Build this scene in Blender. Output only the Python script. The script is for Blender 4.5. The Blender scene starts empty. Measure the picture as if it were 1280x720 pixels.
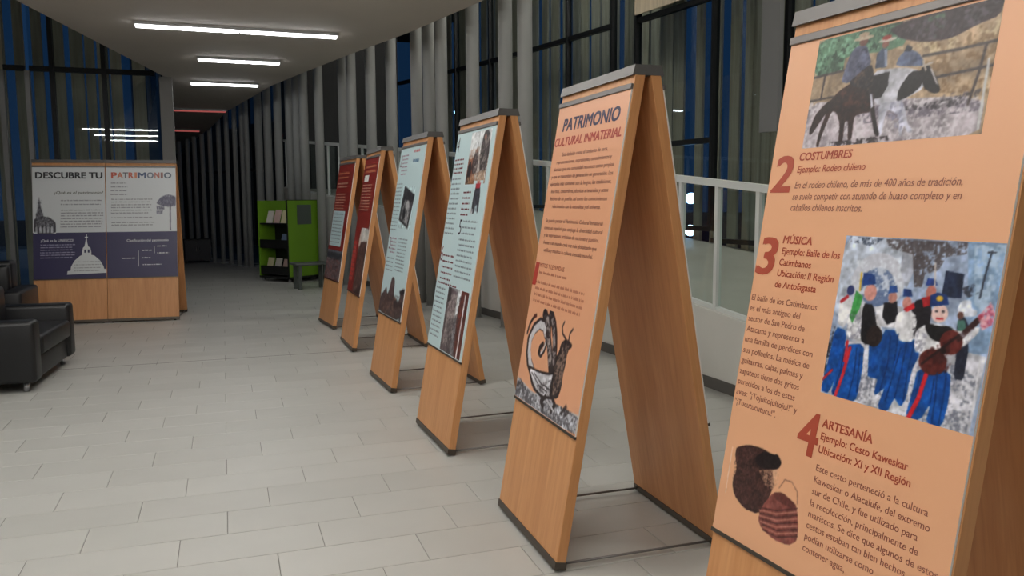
import bpy, bmesh, math, random
import numpy as np
from mathutils import Matrix, Vector

# ------------------------------------------------------------------ camera
SC = bpy.context.scene
COL = SC.collection
FPX = 1027.3
cam_d = bpy.data.cameras.new('camera')
cam_d.sensor_fit = 'HORIZONTAL'
cam_d.sensor_width = 36.0
cam_d.lens = 36.0 * FPX / 1280.0
cam_d.clip_start = 0.05
cam_d.clip_end = 300
cam = bpy.data.objects.new('camera', cam_d)
COL.objects.link(cam)
CF = Vector((0.32775265, 0.93865355, -0.107274))
CR_ = Vector((0.94389748, -0.33019525, -0.00535124))
CU = Vector((0.04044433, 0.09950177, 0.99421509))
cam.matrix_world = Matrix(((CR_.x, CU.x, -CF.x, 0.0), (CR_.y, CU.y, -CF.y, 0.0), (CR_.z, CU.z, -CF.z, 1.5), (0, 0, 0, 1)))
SC.camera = cam

# ------------------------------------------------------------------ dusk sky, exposure
W_ = bpy.data.worlds.new('dusk')
SC.world = W_
W_.use_nodes = True
bg = W_.node_tree.nodes['Background']
bg.inputs[0].default_value = (0.016, 0.055, 0.14, 1)
bg.inputs[1].default_value = 0.34
SC.view_settings.view_transform = 'Standard'
SC.view_settings.look = 'None'
SC.view_settings.exposure = 0.35
SC.view_settings.gamma = 1.0
SC.view_settings.use_curve_mapping = False
SC.cycles.transparent_max_bounces = 40
SC.cycles.max_bounces = 8
SC.cycles.sample_clamp_indirect = 4.0
LAMP = 33.0         # radiance of the tube lights

random.seed(7)
RNG = np.random.RandomState(7)


# ------------------------------------------------------------------ helpers
def lin(c):
    return tuple(((x / 255.0) / 12.92 if x <= 10 else (((x / 255.0) + 0.055) / 1.055) ** 2.4) for x in c)


def srgb(c):
    return lin(c) + (1.0,)


MATS = {}


def mat(name, rgb, rough=0.5, metal=0.0, spec=0.5, noise=None, bump=0.0, emit=None, emit_s=0.0, scale=(1, 1, 1)):
    """noise = (second colour, scale, amount)"""
    if name in MATS:
        return MATS[name]
    m = bpy.data.materials.new(name)
    m.use_nodes = True
    nt = m.node_tree
    p = nt.nodes['Principled BSDF']
    p.inputs['Base Color'].default_value = srgb(rgb)
    p.inputs['Roughness'].default_value = rough
    p.inputs['Metallic'].default_value = metal
    p.inputs['Specular IOR Level'].default_value = spec
    if emit:
        p.inputs['Emission Color'].default_value = srgb(emit)
        p.inputs['Emission Strength'].default_value = emit_s
    if noise or bump:
        tc = nt.nodes.new('ShaderNodeTexCoord')
        mp = nt.nodes.new('ShaderNodeMapping')
        mp.inputs['Scale'].default_value = scale
        nt.links.new(tc.outputs['Object'], mp.inputs['Vector'])
        nz = nt.nodes.new('ShaderNodeTexNoise')
        nz.inputs['Scale'].default_value = noise[1] if noise else 20
        nz.inputs['Detail'].default_value = 5
        nt.links.new(mp.outputs['Vector'], nz.inputs['Vector'])
        if noise:
            mx = nt.nodes.new('ShaderNodeMix')
            mx.data_type = 'RGBA'
            mx.inputs['A'].default_value = srgb(rgb)
            mx.inputs['B'].default_value = srgb(noise[0])
            rp = nt.nodes.new('ShaderNodeMapRange')
            rp.inputs['From Min'].default_value = 0.35
            rp.inputs['From Max'].default_value = 0.68
            rp.inputs['To Max'].default_value = noise[2]
            nt.links.new(nz.outputs['Fac'], rp.inputs['Value'])
            nt.links.new(rp.outputs['Result'], mx.inputs['Factor'])
            nt.links.new(mx.outputs['Result'], p.inputs['Base Color'])
        if bump:
            bp = nt.nodes.new('ShaderNodeBump')
            bp.inputs['Strength'].default_value = bump
            bp.inputs['Distance'].default_value = 0.01
            nt.links.new(nz.outputs['Fac'], bp.inputs['Height'])
            nt.links.new(bp.outputs['Normal'], p.inputs['Normal'])
    MATS[name] = m
    return m


def wood_mat(name, c1, c2, c3, rough=0.42):
    m = bpy.data.materials.new(name)
    m.use_nodes = True
    nt = m.node_tree
    p = nt.nodes['Principled BSDF']
    p.inputs['Roughness'].default_value = rough
    tc = nt.nodes.new('ShaderNodeTexCoord')
    oi = nt.nodes.new('ShaderNodeObjectInfo')
    ad = nt.nodes.new('ShaderNodeVectorMath')
    ad.operation = 'ADD'
    sc_ = nt.nodes.new('ShaderNodeVectorMath')
    sc_.operation = 'SCALE'
    sc_.inputs[0].default_value = (3, 7, 2)
    nt.links.new(oi.outputs['Random'], sc_.inputs['Scale'])
    nt.links.new(tc.outputs['Object'], ad.inputs[0])
    nt.links.new(sc_.outputs['Vector'], ad.inputs[1])
    mp = nt.nodes.new('ShaderNodeMapping')
    mp.inputs['Scale'].default_value = (9, 0.9, 9)
    nt.links.new(ad.outputs['Vector'], mp.inputs['Vector'])
    n1 = nt.nodes.new('ShaderNodeTexNoise')
    n1.inputs['Scale'].default_value = 1.4
    n1.inputs['Detail'].default_value = 4
    n1.inputs['Distortion'].default_value = 0.8
    nt.links.new(mp.outputs['Vector'], n1.inputs['Vector'])
    mp2 = nt.nodes.new('ShaderNodeMapping')
    mp2.inputs['Scale'].default_value = (90, 5, 90)
    nt.links.new(ad.outputs['Vector'], mp2.inputs['Vector'])
    n2 = nt.nodes.new('ShaderNodeTexNoise')
    n2.inputs['Scale'].default_value = 1.0
    n2.inputs['Detail'].default_value = 3
    nt.links.new(mp2.outputs['Vector'], n2.inputs['Vector'])
    cr = nt.nodes.new('ShaderNodeValToRGB')
    cr.color_ramp.elements[0].position = 0.34
    cr.color_ramp.elements[0].color = srgb(c1)
    cr.color_ramp.elements[1].position = 0.68
    cr.color_ramp.elements[1].color = srgb(c2)
    nt.links.new(n1.outputs['Fac'], cr.inputs['Fac'])
    mx = nt.nodes.new('ShaderNodeMix')
    mx.data_type = 'RGBA'
    mx.inputs['B'].default_value = srgb(c3)
    rp = nt.nodes.new('ShaderNodeMapRange')
    rp.inputs['From Min'].default_value = 0.45
    rp.inputs['From Max'].default_value = 0.8
    rp.inputs['To Max'].default_value = 0.5
    nt.links.new(n2.outputs['Fac'], rp.inputs['Value'])
    nt.links.new(rp.outputs['Result'], mx.inputs['Factor'])
    nt.links.new(cr.outputs['Color'], mx.inputs['A'])
    nt.links.new(mx.outputs['Result'], p.inputs['Base Color'])
    MATS[name] = m
    return m


def glass_mat(name, tint, refl=1.0):
    m = bpy.data.materials.new(name)
    m.use_nodes = True
    nt = m.node_tree
    nt.nodes.clear()
    out = nt.nodes.new('ShaderNodeOutputMaterial')
    tr = nt.nodes.new('ShaderNodeBsdfTransparent')
    tr.inputs['Color'].default_value = srgb(tint)
    gl = nt.nodes.new('ShaderNodeBsdfGlossy')
    gl.inputs['Roughness'].default_value = 0.015
    gl.inputs['Color'].default_value = (0.9, 0.95, 1.0, 1)
    lw = nt.nodes.new('ShaderNodeLayerWeight')
    lw.inputs['Blend'].default_value = 0.5
    pw = nt.nodes.new('ShaderNodeMath')          # Schlick: 0.04 + 0.96 (1 - cos)^5
    pw.operation = 'POWER'
    pw.inputs[1].default_value = 5.0
    nt.links.new(lw.outputs['Facing'], pw.inputs[0])
    fr = nt.nodes.new('ShaderNodeMath')
    fr.operation = 'MULTIPLY_ADD'
    fr.inputs[1].default_value = 0.96
    fr.inputs[2].default_value = 0.04
    nt.links.new(pw.outputs['Value'], fr.inputs[0])
    ml = nt.nodes.new('ShaderNodeMath')
    ml.operation = 'MULTIPLY'
    ml.inputs[1].default_value = refl
    mx = nt.nodes.new('ShaderNodeMixShader')
    nt.links.new(fr.outputs['Value'], ml.inputs[0])
    nt.links.new(ml.outputs['Value'], mx.inputs['Fac'])
    nt.links.new(tr.outputs['BSDF'], mx.inputs[1])
    nt.links.new(gl.outputs['BSDF'], mx.inputs[2])
    nt.links.new(mx.outputs['Shader'], out.inputs['Surface'])
    MATS[name] = m
    return m


def print_mat():
    """ink on paper: the colour of the print comes from the colour attribute"""
    m = bpy.data.materials.new('printed_ink')
    m.use_nodes = True
    nt = m.node_tree
    p = nt.nodes['Principled BSDF']
    p.inputs['Roughness'].default_value = 0.38
    at = nt.nodes.new('ShaderNodeVertexColor')
    at.layer_name = 'ink'
    nt.links.new(at.outputs['Color'], p.inputs['Base Color'])
    MATS['printed_ink'] = m
    return m


def add_obj(name, me, parent=None, mtx=None):
    o = bpy.data.objects.new(name, me)
    COL.objects.link(o)
    if parent is not None:
        o.parent = parent
    if mtx is not None:
        o.matrix_basis = mtx
    return o


def mesh(name, verts, faces, mats, fmats=None, smooth=False):
    me = bpy.data.meshes.new(name)
    me.from_pydata([tuple(v) for v in verts], [], faces)
    for m in (mats if isinstance(mats, (list, tuple)) else [mats]):
        me.materials.append(MATS[m] if isinstance(m, str) else m)
    if fmats is not None:
        me.polygons.foreach_set('material_index', fmats)
    if smooth:
        me.polygons.foreach_set('use_smooth', [True] * len(me.polygons))
    me.update()
    return me


BOXF = [(0, 3, 2, 1), (4, 5, 6, 7), (0, 1, 5, 4), (1, 2, 6, 5), (2, 3, 7, 6), (3, 0, 4, 7)]


def box_vf(x0, x1, y0, y1, z0, z1):
    return ([(x0, y0, z0), (x1, y0, z0), (x1, y1, z0), (x0, y1, z0), (x0, y0, z1), (x1, y0, z1), (x1, y1, z1), (x0, y1, z1)], BOXF)


def box(name, b, m, parent=None, mtx=None, bevel=0.0, seg=2, smooth=False):
    v, f = box_vf(*b)
    me = mesh(name, v, f, m)
    if bevel:
        bm = bmesh.new()
        bm.from_mesh(me)
        bmesh.ops.bevel(bm, geom=bm.edges[:], offset=bevel, segments=seg, affect='EDGES', profile=0.5)
        bm.to_mesh(me)
        bm.free()
        if smooth:
            me.polygons.foreach_set('use_smooth', [True] * len(me.polygons))
    return add_obj(name, me, parent, mtx)


def merge(parts):
    V, F = [], []
    for v, f in parts:
        n = len(V)
        V += list(v)
        F += [tuple(i + n for i in q) for q in f]
    return V, F


def tube_vf(p0, p1, r0, r1=None, n=12, caps=True):
    r1 = r0 if r1 is None else r1
    p0, p1 = Vector(p0), Vector(p1)
    d = (p1 - p0).normalized()
    a = d.orthogonal().normalized()
    b = d.cross(a)
    V = []
    for p, r in ((p0, r0), (p1, r1)):
        for i in range(n):
            t = 2 * math.pi * i / n
            V.append(tuple(p + a * (r * math.cos(t)) + b * (r * math.sin(t))))
    F = [(i, (i + 1) % n, n + (i + 1) % n, n + i) for i in range(n)]
    if caps:
        F += [tuple(range(n - 1, -1, -1)), tuple(range(n, 2 * n))]
    return V, F


def tube(name, p0, p1, r, m, parent=None, r1=None, n=12, mtx=None, smooth=True):
    v, f = tube_vf(p0, p1, r, r1, n)
    me = mesh(name, v, f, m)
    if smooth:
        for q in me.polygons:
            q.use_smooth = len(q.vertices) == 4
    return add_obj(name, me, parent, mtx)


def sweep(name, prof, pts, m, parent=None, closed_prof=True):
    """prof: list of (offset in x, offset in z) ; pts: path points"""
    V, F = [], []
    n = len(prof)
    for p in pts:
        for a, b in prof:
            V.append((p[0] + a, p[1], p[2] + b))
    for i in range(len(pts) - 1):
        for j in range(n):
            k = (j + 1) % n
            F.append((i * n + j, i * n + k, (i + 1) * n + k, (i + 1) * n + j))
    F.append(tuple(range(n)))
    F.append(tuple(range((len(pts) - 1) * n + n - 1, (len(pts) - 1) * n - 1, -1)))
    me = mesh(name, V, F, m)
    bm = bmesh.new()
    bm.from_mesh(me)
    bmesh.ops.recalc_face_normals(bm, faces=bm.faces[:])
    bm.to_mesh(me)
    bm.free()
    return add_obj(name, me, parent)


def prism(name, poly, z0, z1, m, parent=None):
    """poly in xy (ccw) ; z0/z1 numbers or functions of (x, y)"""
    f0 = z0 if callable(z0) else (lambda x, y: z0)
    f1 = z1 if callable(z1) else (lambda x, y: z1)
    n = len(poly)
    V = [(x, y, f0(x, y)) for x, y in poly] + [(x, y, f1(x, y)) for x, y in poly]
    F = [tuple(range(n - 1, -1, -1)), tuple(range(n, 2 * n))] + [(i, (i + 1) % n, n + (i + 1) % n, n + i) for i in range(n)]
    return add_obj(name, mesh(name, V, F, m), parent)


def thing(name, label, cat, loc=(0, 0, 0), rz=0.0, group=None):
    o = bpy.data.objects.new(name, None)
    COL.objects.link(o)
    o.location = loc
    o.rotation_euler = (0, 0, rz)
    return tag(o, label, cat, group)


def tag(o, label, cat, group=None):
    o['label'] = label
    o['category'] = cat
    if group:
        o['group'] = group
    return o


def struct(o, label=None):
    o['kind'] = 'structure'
    if label:
        o['label'] = label
    return o


def struct_empty(name, label):
    o = bpy.data.objects.new(name, None)
    COL.objects.link(o)
    o['kind'] = 'structure'
    o['label'] = label
    return o


# ------------------------------------------------------------------ materials
wood_mat('beech', (216, 158, 106), (202, 142, 90), (182, 120, 72))
mat('steel_strip', (92, 84, 76), 0.4, 0.7)
mat('steel_cap', (112, 110, 108), 0.45, 0.5)
mat('steel_bar', (122, 118, 116), 0.45, 0.6)
mat('white_core', (236, 234, 230), 0.5)
mat('peach', (232, 174, 134), 0.36)
mat('peach_b', (230, 168, 130), 0.36)
mat('pale_blue', (198, 222, 226), 0.36)
mat('red_print', (136, 40, 34), 0.34)
mat('white_print', (212, 216, 218), 0.34)
mat('navy_print', (48, 44, 84), 0.36)
mat('grey_label', (86, 96, 92), 0.6)
mat('floor_grout', (128, 127, 122), 0.8)
mat('tile_a', (183, 183, 178), 0.38, noise=((176, 176, 171), 2.2, 0.7), bump=0.02)
mat('tile_b', (181, 181, 176), 0.39, noise=((174, 174, 169), 2.2, 0.7), bump=0.02)
mat('tile_c', (186, 186, 181), 0.37, noise=((179, 179, 174), 2.2, 0.7), bump=0.02)
mat('ceiling_paint', (206, 197, 186), 0.8, noise=((196, 187, 177), 1.2, 0.6))
mat('roof_dark', (70, 68, 66), 0.9)
mat('plaster_white', (226, 226, 220), 0.7, noise=((216, 216, 210), 2.0, 0.6))
mat('plaster_grey', (150, 148, 144), 0.8)
mat('skirting', (98, 96, 92), 0.6)
mat('column_paint', (172, 174, 172), 0.5, noise=((158, 160, 158), 1.5, 0.6))
mat('rail_paint', (226, 230, 228), 0.4)
mat('frame_dark', (34, 36, 38), 0.45, 0.4)
mat('frame_light', (150, 150, 150), 0.4, 0.3)
mat('slat_wood', (222, 208, 182), 0.75, noise=((186, 172, 148), 3.0, 0.9), scale=(6, 6, 0.4))
mat('ground', (40, 42, 44), 0.95)
mat('ramp_floor', (184, 182, 174), 0.45, noise=((172, 170, 162), 2.0, 0.7))
mat('leather_black', (17, 18, 21), 0.42, noise=((24, 25, 28), 8, 0.6), bump=0.08)
mat('chrome', (200, 200, 205), 0.15, 1.0)
mat('lime', (118, 166, 40), 0.45)
mat('black_board', (24, 26, 26), 0.5)
mat('stool_grey', (82, 88, 84), 0.5)
mat('navy_box', (20, 24, 40), 0.4)
mat('paper_white', (214, 210, 200), 0.6)
mat('paper_pink', (206, 176, 168), 0.6)
mat('paper_cream', (222, 214, 172), 0.6)
mat('paper_blue', (120, 140, 170), 0.6)
mat('lamp_housing', (190, 190, 190), 0.5)
mat('tube_added', (255, 255, 255), 0.5, emit=(254, 251, 246), emit_s=LAMP)  # only for the unseen lights added near the stands and seating
mat('tube_far', (255, 255, 255), 0.5, emit=(250, 252, 255), emit_s=LAMP * 0.4)
mat('tube_high_added', (255, 255, 255), 0.5, emit=(255, 250, 240), emit_s=LAMP * 3.2)  # only for the unseen lights added above the ramp
mat('tube_red', (180, 90, 90), 0.5, emit=(255, 130, 125), emit_s=0.22)
mat('street_light', (255, 255, 255), 0.5, emit=(150, 205, 255), emit_s=14.0)
glass_mat('glass_window', (232, 238, 240), 1.0)
glass_mat('glass_guard', (242, 248, 246), 0.7)
print_mat()


# ------------------------------------------------------------------ the curved right-hand side
def xw(y):
    return 3.63 - 0.0118 * max(y - 4.0, 0.0) ** 2


def ramp_z(y):
    return max(0.57 + 0.09 * (y - 5.0), 0.06)


# floor -----------------------------------------------------------------
floor = struct(prism('floor', [(-8, -6), (9, -6), (9, 32), (-8, 32)], -0.2, -0.004, 'floor_grout'), 'pale grey tiled gallery floor')
TW, TD, GAP = 0.6, 0.2875, 0.0032
Y0 = 3.52


def tile_vf():
    c = 0.0022
    x, y = TW / 2 - GAP / 2, TD / 2 - GAP / 2
    V = [(-x, -y, -0.004), (x, -y, -0.004), (x, y, -0.004), (-x, y, -0.004), (-x, -y, -c / 2), (x, -y, -c / 2), (x, y, -c / 2), (-x, y, -c / 2),
         (-x + c, -y + c, 0), (x - c, -y + c, 0), (x - c, y - c, 0), (-x + c, y - c, 0)]
    F = [(0, 1, 5, 4), (1, 2, 6, 5), (2, 3, 7, 6), (3, 0, 4, 7), (4, 5, 9, 8), (5, 6, 10, 9), (6, 7, 11, 10), (7, 4, 8, 11), (8, 9, 10, 11)]
    return V, F


tv, tf = tile_vf()
tile_me = [mesh('tile', tv, tf, k) for k in ('tile_a', 'tile_b', 'tile_c')]


def in_view(x, y, z=0.0, mx=60):
    d = Vector((x, y, z - 1.5))
    w = d.dot(CF)
    if w < 0.3:
        return False
    px, py = 640 + FPX * d.dot(CR_) / w, 360 - FPX * d.dot(CU) / w
    return -mx < px < 1280 + mx and -mx < py < 720 + mx


rest = []
cand = []
for k in range(-22, 92):
    yc = Y0 + (k + 0.5) * TD
    off = (0.36 + 0.2 * k) % TW
    for j in range(-12, 14):
        xc = off + (j + 0.5) * TW
        if xc < -6.4 or xc > xw(yc) + 0.3:
            continue
        if in_view(xc, yc) and yc < 8.2:
            cand.append((math.hypot(xc, yc), xc, yc))
        else:
            rest.append((xc, yc))
cand.sort()
for i, (d, xc, yc) in enumerate(cand):
    if i < 300:
        o = add_obj('tile', tile_me[(i * 7 + int(xc * 10)) % 3], floor)
        o.location = (xc, yc, 0)
    else:
        rest.append((xc, yc))
V, F = [], []
for xc, yc in rest:
    n = len(V)
    V += [(x + xc, y + yc, z) for x, y, z in tv[4:]]
    F += [tuple(q - 4 + n for q in f) for f in tf[4:]]
fm = []
for i in range(len(rest)):
    fm += [RNG.randint(3)] * 5
o = add_obj('tile_field', mesh('tile_field', V, F, ['tile_a', 'tile_b', 'tile_c'], fm), floor)
o['kind'] = 'stuff'
o['label'] = 'pale grey floor tiles running into the distance'
struct(box('trim_1', (-6.0, 1.9, 8.19, 8.204, -0.003, 0.0006), 'skirting'), 'dark expansion joint across the tiled floor')
struct(prism('ground', [(-60, -40), (60, -40), (60, 90), (-60, 90)], -0.6, -0.25, 'ground'), 'dark ground outside the glass')

# ceiling ---------------------------------------------------------------
ZC = 3.6


def zc2(x, y):
    return ZC - 0.075 * max(y - 16.0, 0.0)


edge_r = [(2.95, -5), (2.95, 0.0), (2.95, 4.0), (2.90, 6.5), (2.70, 8.57), (2.30, 10.5), (1.82, 12.29), (1.40, 14.0), (1.01, 15.64), (0.93, 16.0)]
edge_l = [(-0.79, 16.0), (-0.81, 15.6), (-1.96, 10.08), (-5.1, -5)]
struct(prism('ceiling', edge_r + edge_l, ZC, ZC + 0.3, 'ceiling_paint'), 'grey-beige lowered ceiling with slanting edges')
struct(prism('ceiling', [(0.93, 16.0), (0.6, 17.2), (0.16, 18.75), (-0.2, 21.0), (-1.19, 25.65), (-1.7, 29), (-2.5, 29), (-0.85, 16.0)], zc2, lambda x, y: zc2(x, y) + 0.3, 'ceiling_paint'), 'lower dark ceiling over the far passage')
struct(prism('ceiling', [(-7.2, -6), (7.0, -6), (7.0, 29.2), (-2.6, 29.2), (-0.95, 15.7), (-7.2, 15.7)], 7.0, 7.2, 'roof_dark'), 'high dark roof above the lowered ceiling')

# room shell out of view -------------------------------------------------
struct(box('wall_left', (-7.0, -6.8, -6, 15.6, 0, 7.0), 'plaster_grey'), 'plain grey wall beyond the sofas')
struct(box('wall_back', (-7.0, 7.4, -6.2, -6.0, 0, 7.0), 'plaster_grey'), 'plain grey wall opposite the glass end')
struct(box('wall_far', (-2.6, 3.0, 29.0, 29.2, 0, 7.0), 'frame_dark'), 'dark wall closing the far passage')

# parapet, skirting, ramp --------------------------------------------------
ys = [-4.5 + 0.55 * i for i in range(43)]
ys = [y for y in ys if y < 18.5] + [18.6]


def strip(name, f_in, f_out, z0, z1, m, yl=ys):
    V, F = [], []
    for y in yl:
        V += [(f_in(y), y, z0(y)), (f_out(y), y, z0(y)), (f_out(y), y, z1(y)), (f_in(y), y, z1(y))]
    for i in range(len(yl) - 1):
        a, b = 4 * i, 4 * i + 4
        for j in range(4):
            k = (j + 1) % 4
            F.append((a + j, b + j, b + k, a + k))
    F += [(0, 1, 2, 3), (len(V) - 1, len(V) - 2, len(V) - 3, len(V) - 4)]
    me = mesh(name, V, F, m)
    bm = bmesh.new()
    bm.from_mesh(me)
    bmesh.ops.recalc_face_normals(bm, faces=bm.faces[:])
    bm.to_mesh(me)
    bm.free()
    return add_obj(name, me)


struct(strip('wall_right', lambda y: xw(y), lambda y: xw(y) + 0.15, lambda y: 0.0, ramp_z, 'plaster_white'), 'white parapet wall of the ramp, rising with it')
struct(strip('baseboard_right', lambda y: xw(y) - 0.012, lambda y: xw(y) - 0.001, lambda y: 0.0, lambda y: min(0.09, ramp_z(y) - 0.005), 'skirting'), 'dark grey skirting along the parapet')
struct(strip('floor', lambda y: xw(y) + 0.151, lambda y: xw(y) + 2.75, lambda y: 0.0, lambda y: ramp_z(y) - 0.04, 'ramp_floor'), 'pale floor of the ramp behind the railing')

# guard railing ------------------------------------------------------------
gr = thing('guard_railing', 'white painted guard railing with glass panes on the ramp parapet', 'railing', (3.7, 5.0, ramp_z(5.0)))
G0 = Vector((3.7, 5.0, ramp_z(5.0)))
ry = [1.5 + 0.25 * i for i in range(68)]
sweep('top_rail', [(-0.03, -0.03), (0.03, -0.03), (0.03, 0.025), (-0.03, 0.025)], [(xw(y) + 0.05 - G0.x, y - G0.y, ramp_z(y) + 1.0 - G0.z) for y in ry], 'rail_paint', gr)
sweep('bottom_rail', [(-0.02, 0.0), (0.02, 0.0), (0.02, 0.03), (-0.02, 0.03)], [(xw(y) + 0.05 - G0.x, y - G0.y, ramp_z(y) + 0.002 - G0.z) for y in ry], 'rail_paint', gr)
post_me = mesh('post', *box_vf(-0.022, 0.022, -0.022, 0.022, 0, 1.0), 'rail_paint')
pys = [5.05 - 0.505 * 7 + 0.505 * i for i in range(34)]
pys = [y for y in pys if y < 18.2]
for i, y in enumerate(pys):
    o = add_obj('post', post_me, gr)
    o.location = Vector((xw(y) + 0.05, y, ramp_z(y))) - G0
    if i + 1 < len(pys):
        y2 = pys[i + 1]
        a, b = y + 0.03, y2 - 0.03
        V = []
        for yy in (a, b):
            for zz in (0.04, 0.95):
                for dx in (-0.004, 0.004):
                    V.append((xw(yy) + 0.05 + dx - G0.x, yy - G0.y, ramp_z(yy) + zz - G0.z))
        F = [(0, 1, 3, 2), (4, 6, 7, 5), (0, 4, 5, 1), (2, 3, 7, 6), (0, 2, 6, 4), (1, 5, 7, 3)]
        add_obj('pane', mesh('pane', V, F, 'glass_guard'), gr)

# columns --------------------------------------------------------------------
col_y = [(8.585, .02), (9.08, .02), (9.995, 0), (10.96, .02), (11.38, .01), (11.81, .02), (12.75, 0), (13.57, -.005), (14.38, .01), (14.75, .007),
         (15.86, .012), (16.58, -.008), (16.92, .01), (17.29, .018), (17.88, .015), (18.43, .006), (18.91, 0),
         (19.55, .03), (19.8, .045), (20.2, .025), (20.65, .015), (21.1, .012), (21.6, .03), (22.05, .01), (22.5, .02), (22.9, .0), (23.4, .02), (23.9, .0), (24.4, .01), (25.0, .0), (25.6, .01)]
for y in (7.3, 6.0, 4.5, 3.0, 1.2):
    pass
for i, (y, ln) in enumerate(col_y):
    far = y > 18.6
    top = 6.98 if y < 18.0 else (zc2(0, y) - 0.02 if y > 25 else 6.98)
    xb = xw(y) - 0.22
    v, f = tube_vf((0, 0, 0), (-(xw(y) - xw(y + ln * 1.0)) * top if False else 0, ln * top * 0.5, top), 0.083 if y < 19.2 else 0.055, 0.083 if y < 19.2 else 0.055, 20)
    vb, fb = tube_vf((0, 0, 0), (0, 0, 0.012), 0.1, 0.1, 20)
    o = thing('column', 'slim grey round column in the dark far passage beyond the ramp' if far else 'tall pale grey round column rising in front of the ramp parapet', 'column', (xb, y - ln * 1.2, 0), 0,
              'columns of the dark far passage' if far else 'columns along the ramp parapet')
    me = mesh('shaft', v, f, 'column_paint')
    for q in me.polygons:
        q.use_smooth = len(q.vertices) == 4
    add_obj('shaft', me, o)
    add_obj('base_ring', mesh('base_ring', vb, fb, 'column_paint'), o)


# glazed facade behind the ramp -------------------------------------------------
def seg_box(name, p, q, z0, z1, th, m, parent, in_=0.0):
    """box standing on the segment p-q (xy), thickness th"""
    p, q = Vector(p), Vector(q)
    d = (q - p).normalized()
    n = Vector((d.y, -d.x))
    a, b = p + d * in_, q - d * in_
    c = [a - n * th / 2, b - n * th / 2, b + n * th / 2, a + n * th / 2]
    V = [(v.x, v.y, z0) for v in c] + [(v.x, v.y, z1) for v in c]
    return add_obj(name, mesh(name, V, BOXF, m), parent)


def xf(y):
    return xw(y) + 2.7


bays = [-4.0, -1.5, 0.6, 2.6, 4.4, 6.2, 8.0, 9.28, 10.92, 11.51, 12.7, 13.9, 15.1, 16.3, 17.5, 18.6]
ZT = 6.95
wn = 1
for i in range(len(bays) - 1):
    y0, y1 = bays[i], bays[i + 1]
    p, q = (xf(y0), y0), (xf(y1), y1)
    w = struct_empty('window_%d' % wn, 'tall dark framed glass bay behind the ramp')
    wn += 1
    zb = max(ramp_z(y0), ramp_z(y1)) - 0.03
    seg_box('mullion', (p[0], y0 - 0.03), (p[0], y0 + 0.03), zb, ZT, 0.09, 'frame_dark', w)
    seg_box('sill', p, q, zb, zb + 0.06, 0.08, 'frame_dark', w, 0.03)
    zs = [zb + 0.06]
    if y0 in (9.28,):
        cuts = [2.25, 4.05]
    elif y0 in (8.0,):
        cuts = []
    elif y0 == 10.92:
        cuts = []
    else:
        cuts = [4.09]
    for zt in cuts:
        seg_box('transom', p, q, zt - 0.035, zt + 0.035, 0.08, 'frame_dark', w, 0.03)
    lo = zb + 0.06
    for zt in cuts + [ZT]:
        seg_box('pane', p, q, lo, zt - 0.035, 0.008, 'glass_window', w, 0.03)
        lo = zt + 0.035
seg_box('trim_2', (xf(8.0) - 0.12, 7.98), (xf(8.28) - 0.12, 8.27), 2.26, ZT, 0.06, 'frame_light', None)['kind'] = 'structure'
bpy.data.objects['trim_2']['label'] = 'light grey steel panel hanging before the glass'
seg_box('trim_3', (xf(9.3) - 0.06, 9.3), (xf(10.9) - 0.06, 10.9), 4.12, ZT, 0.03, 'slat_wood', None)['kind'] = 'structure'
bpy.data.objects['trim_3']['label'] = 'beige panel closing the top of a glass bay'

# far glass line behind the far columns
fy = [18.6, 20.4, 22.2, 24.0, 25.8, 28.0]
for i in range(len(fy) - 1):
    y0, y1 = fy[i], fy[i + 1]
    p, q = (xw(y0) + 0.45, y0), (xw(y1) + 0.45, y1)
    w = struct_empty('window_%d' % wn, 'dark glass bay behind the far columns')
    wn += 1
    seg_box('mullion', (p[0], y0 - 0.03), (p[0], y0 + 0.03), 0, ZT, 0.08, 'frame_dark', w)
    seg_box('transom', p, q, 2.2, 2.26, 0.07, 'frame_dark', w, 0.03)
    seg_box('pane', p, q, 0.02, 2.2, 0.008, 'glass_window', w, 0.03)
    seg_box('pane', p, q, 2.26, ZT, 0.008, 'glass_window', w, 0.03)
# return of the facade from the ramp end to the far glass
struct(seg_box('wall_end', (xw(18.6) + 0.45, 18.68), (xf(18.6), 18.68), 0, ZT, 0.1, 'frame_dark', None), 'dark wall at the top end of the ramp')

# timber slats outside the glass
scr = thing('slat_screen', 'row of tall weathered timber slats outside the ramp glazing', 'slat screen', (6.4, 4.0, 0))
sl_y = []
y = -3.0
while y < 18.4:
    if 8.3 < y < 9.25:
        y += 0.165
        sl_y.append((y, 0.15))
    else:
        y += 0.27 + random.uniform(-0.04, 0.08)
        sl_y.append((y, 0.19 + random.uniform(-0.03, 0.04)))
fixed = [(9.36, .16), (9.71, .15), (10.06, .16), (10.5, .2), (10.75, .2), (11.0, .25), (11.3, .25)]
sl_y = [s for s in sl_y if not 9.26 < s[0] < 11.5] + fixed
for y, w in sl_y:
    v, f = box_vf(-0.02, 0.02, -w / 2, w / 2, 0, 6.9)
    o = add_obj('slat', mesh('slat', v, f, 'slat_wood'), scr)
    o.location = (xf(y) + 0.38 - 6.4, y - 4.0, 0)
    o.rotation_euler = (0, 0, random.uniform(-0.15, 0.15) + 0.0236 * max(y - 4, 0))

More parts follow.
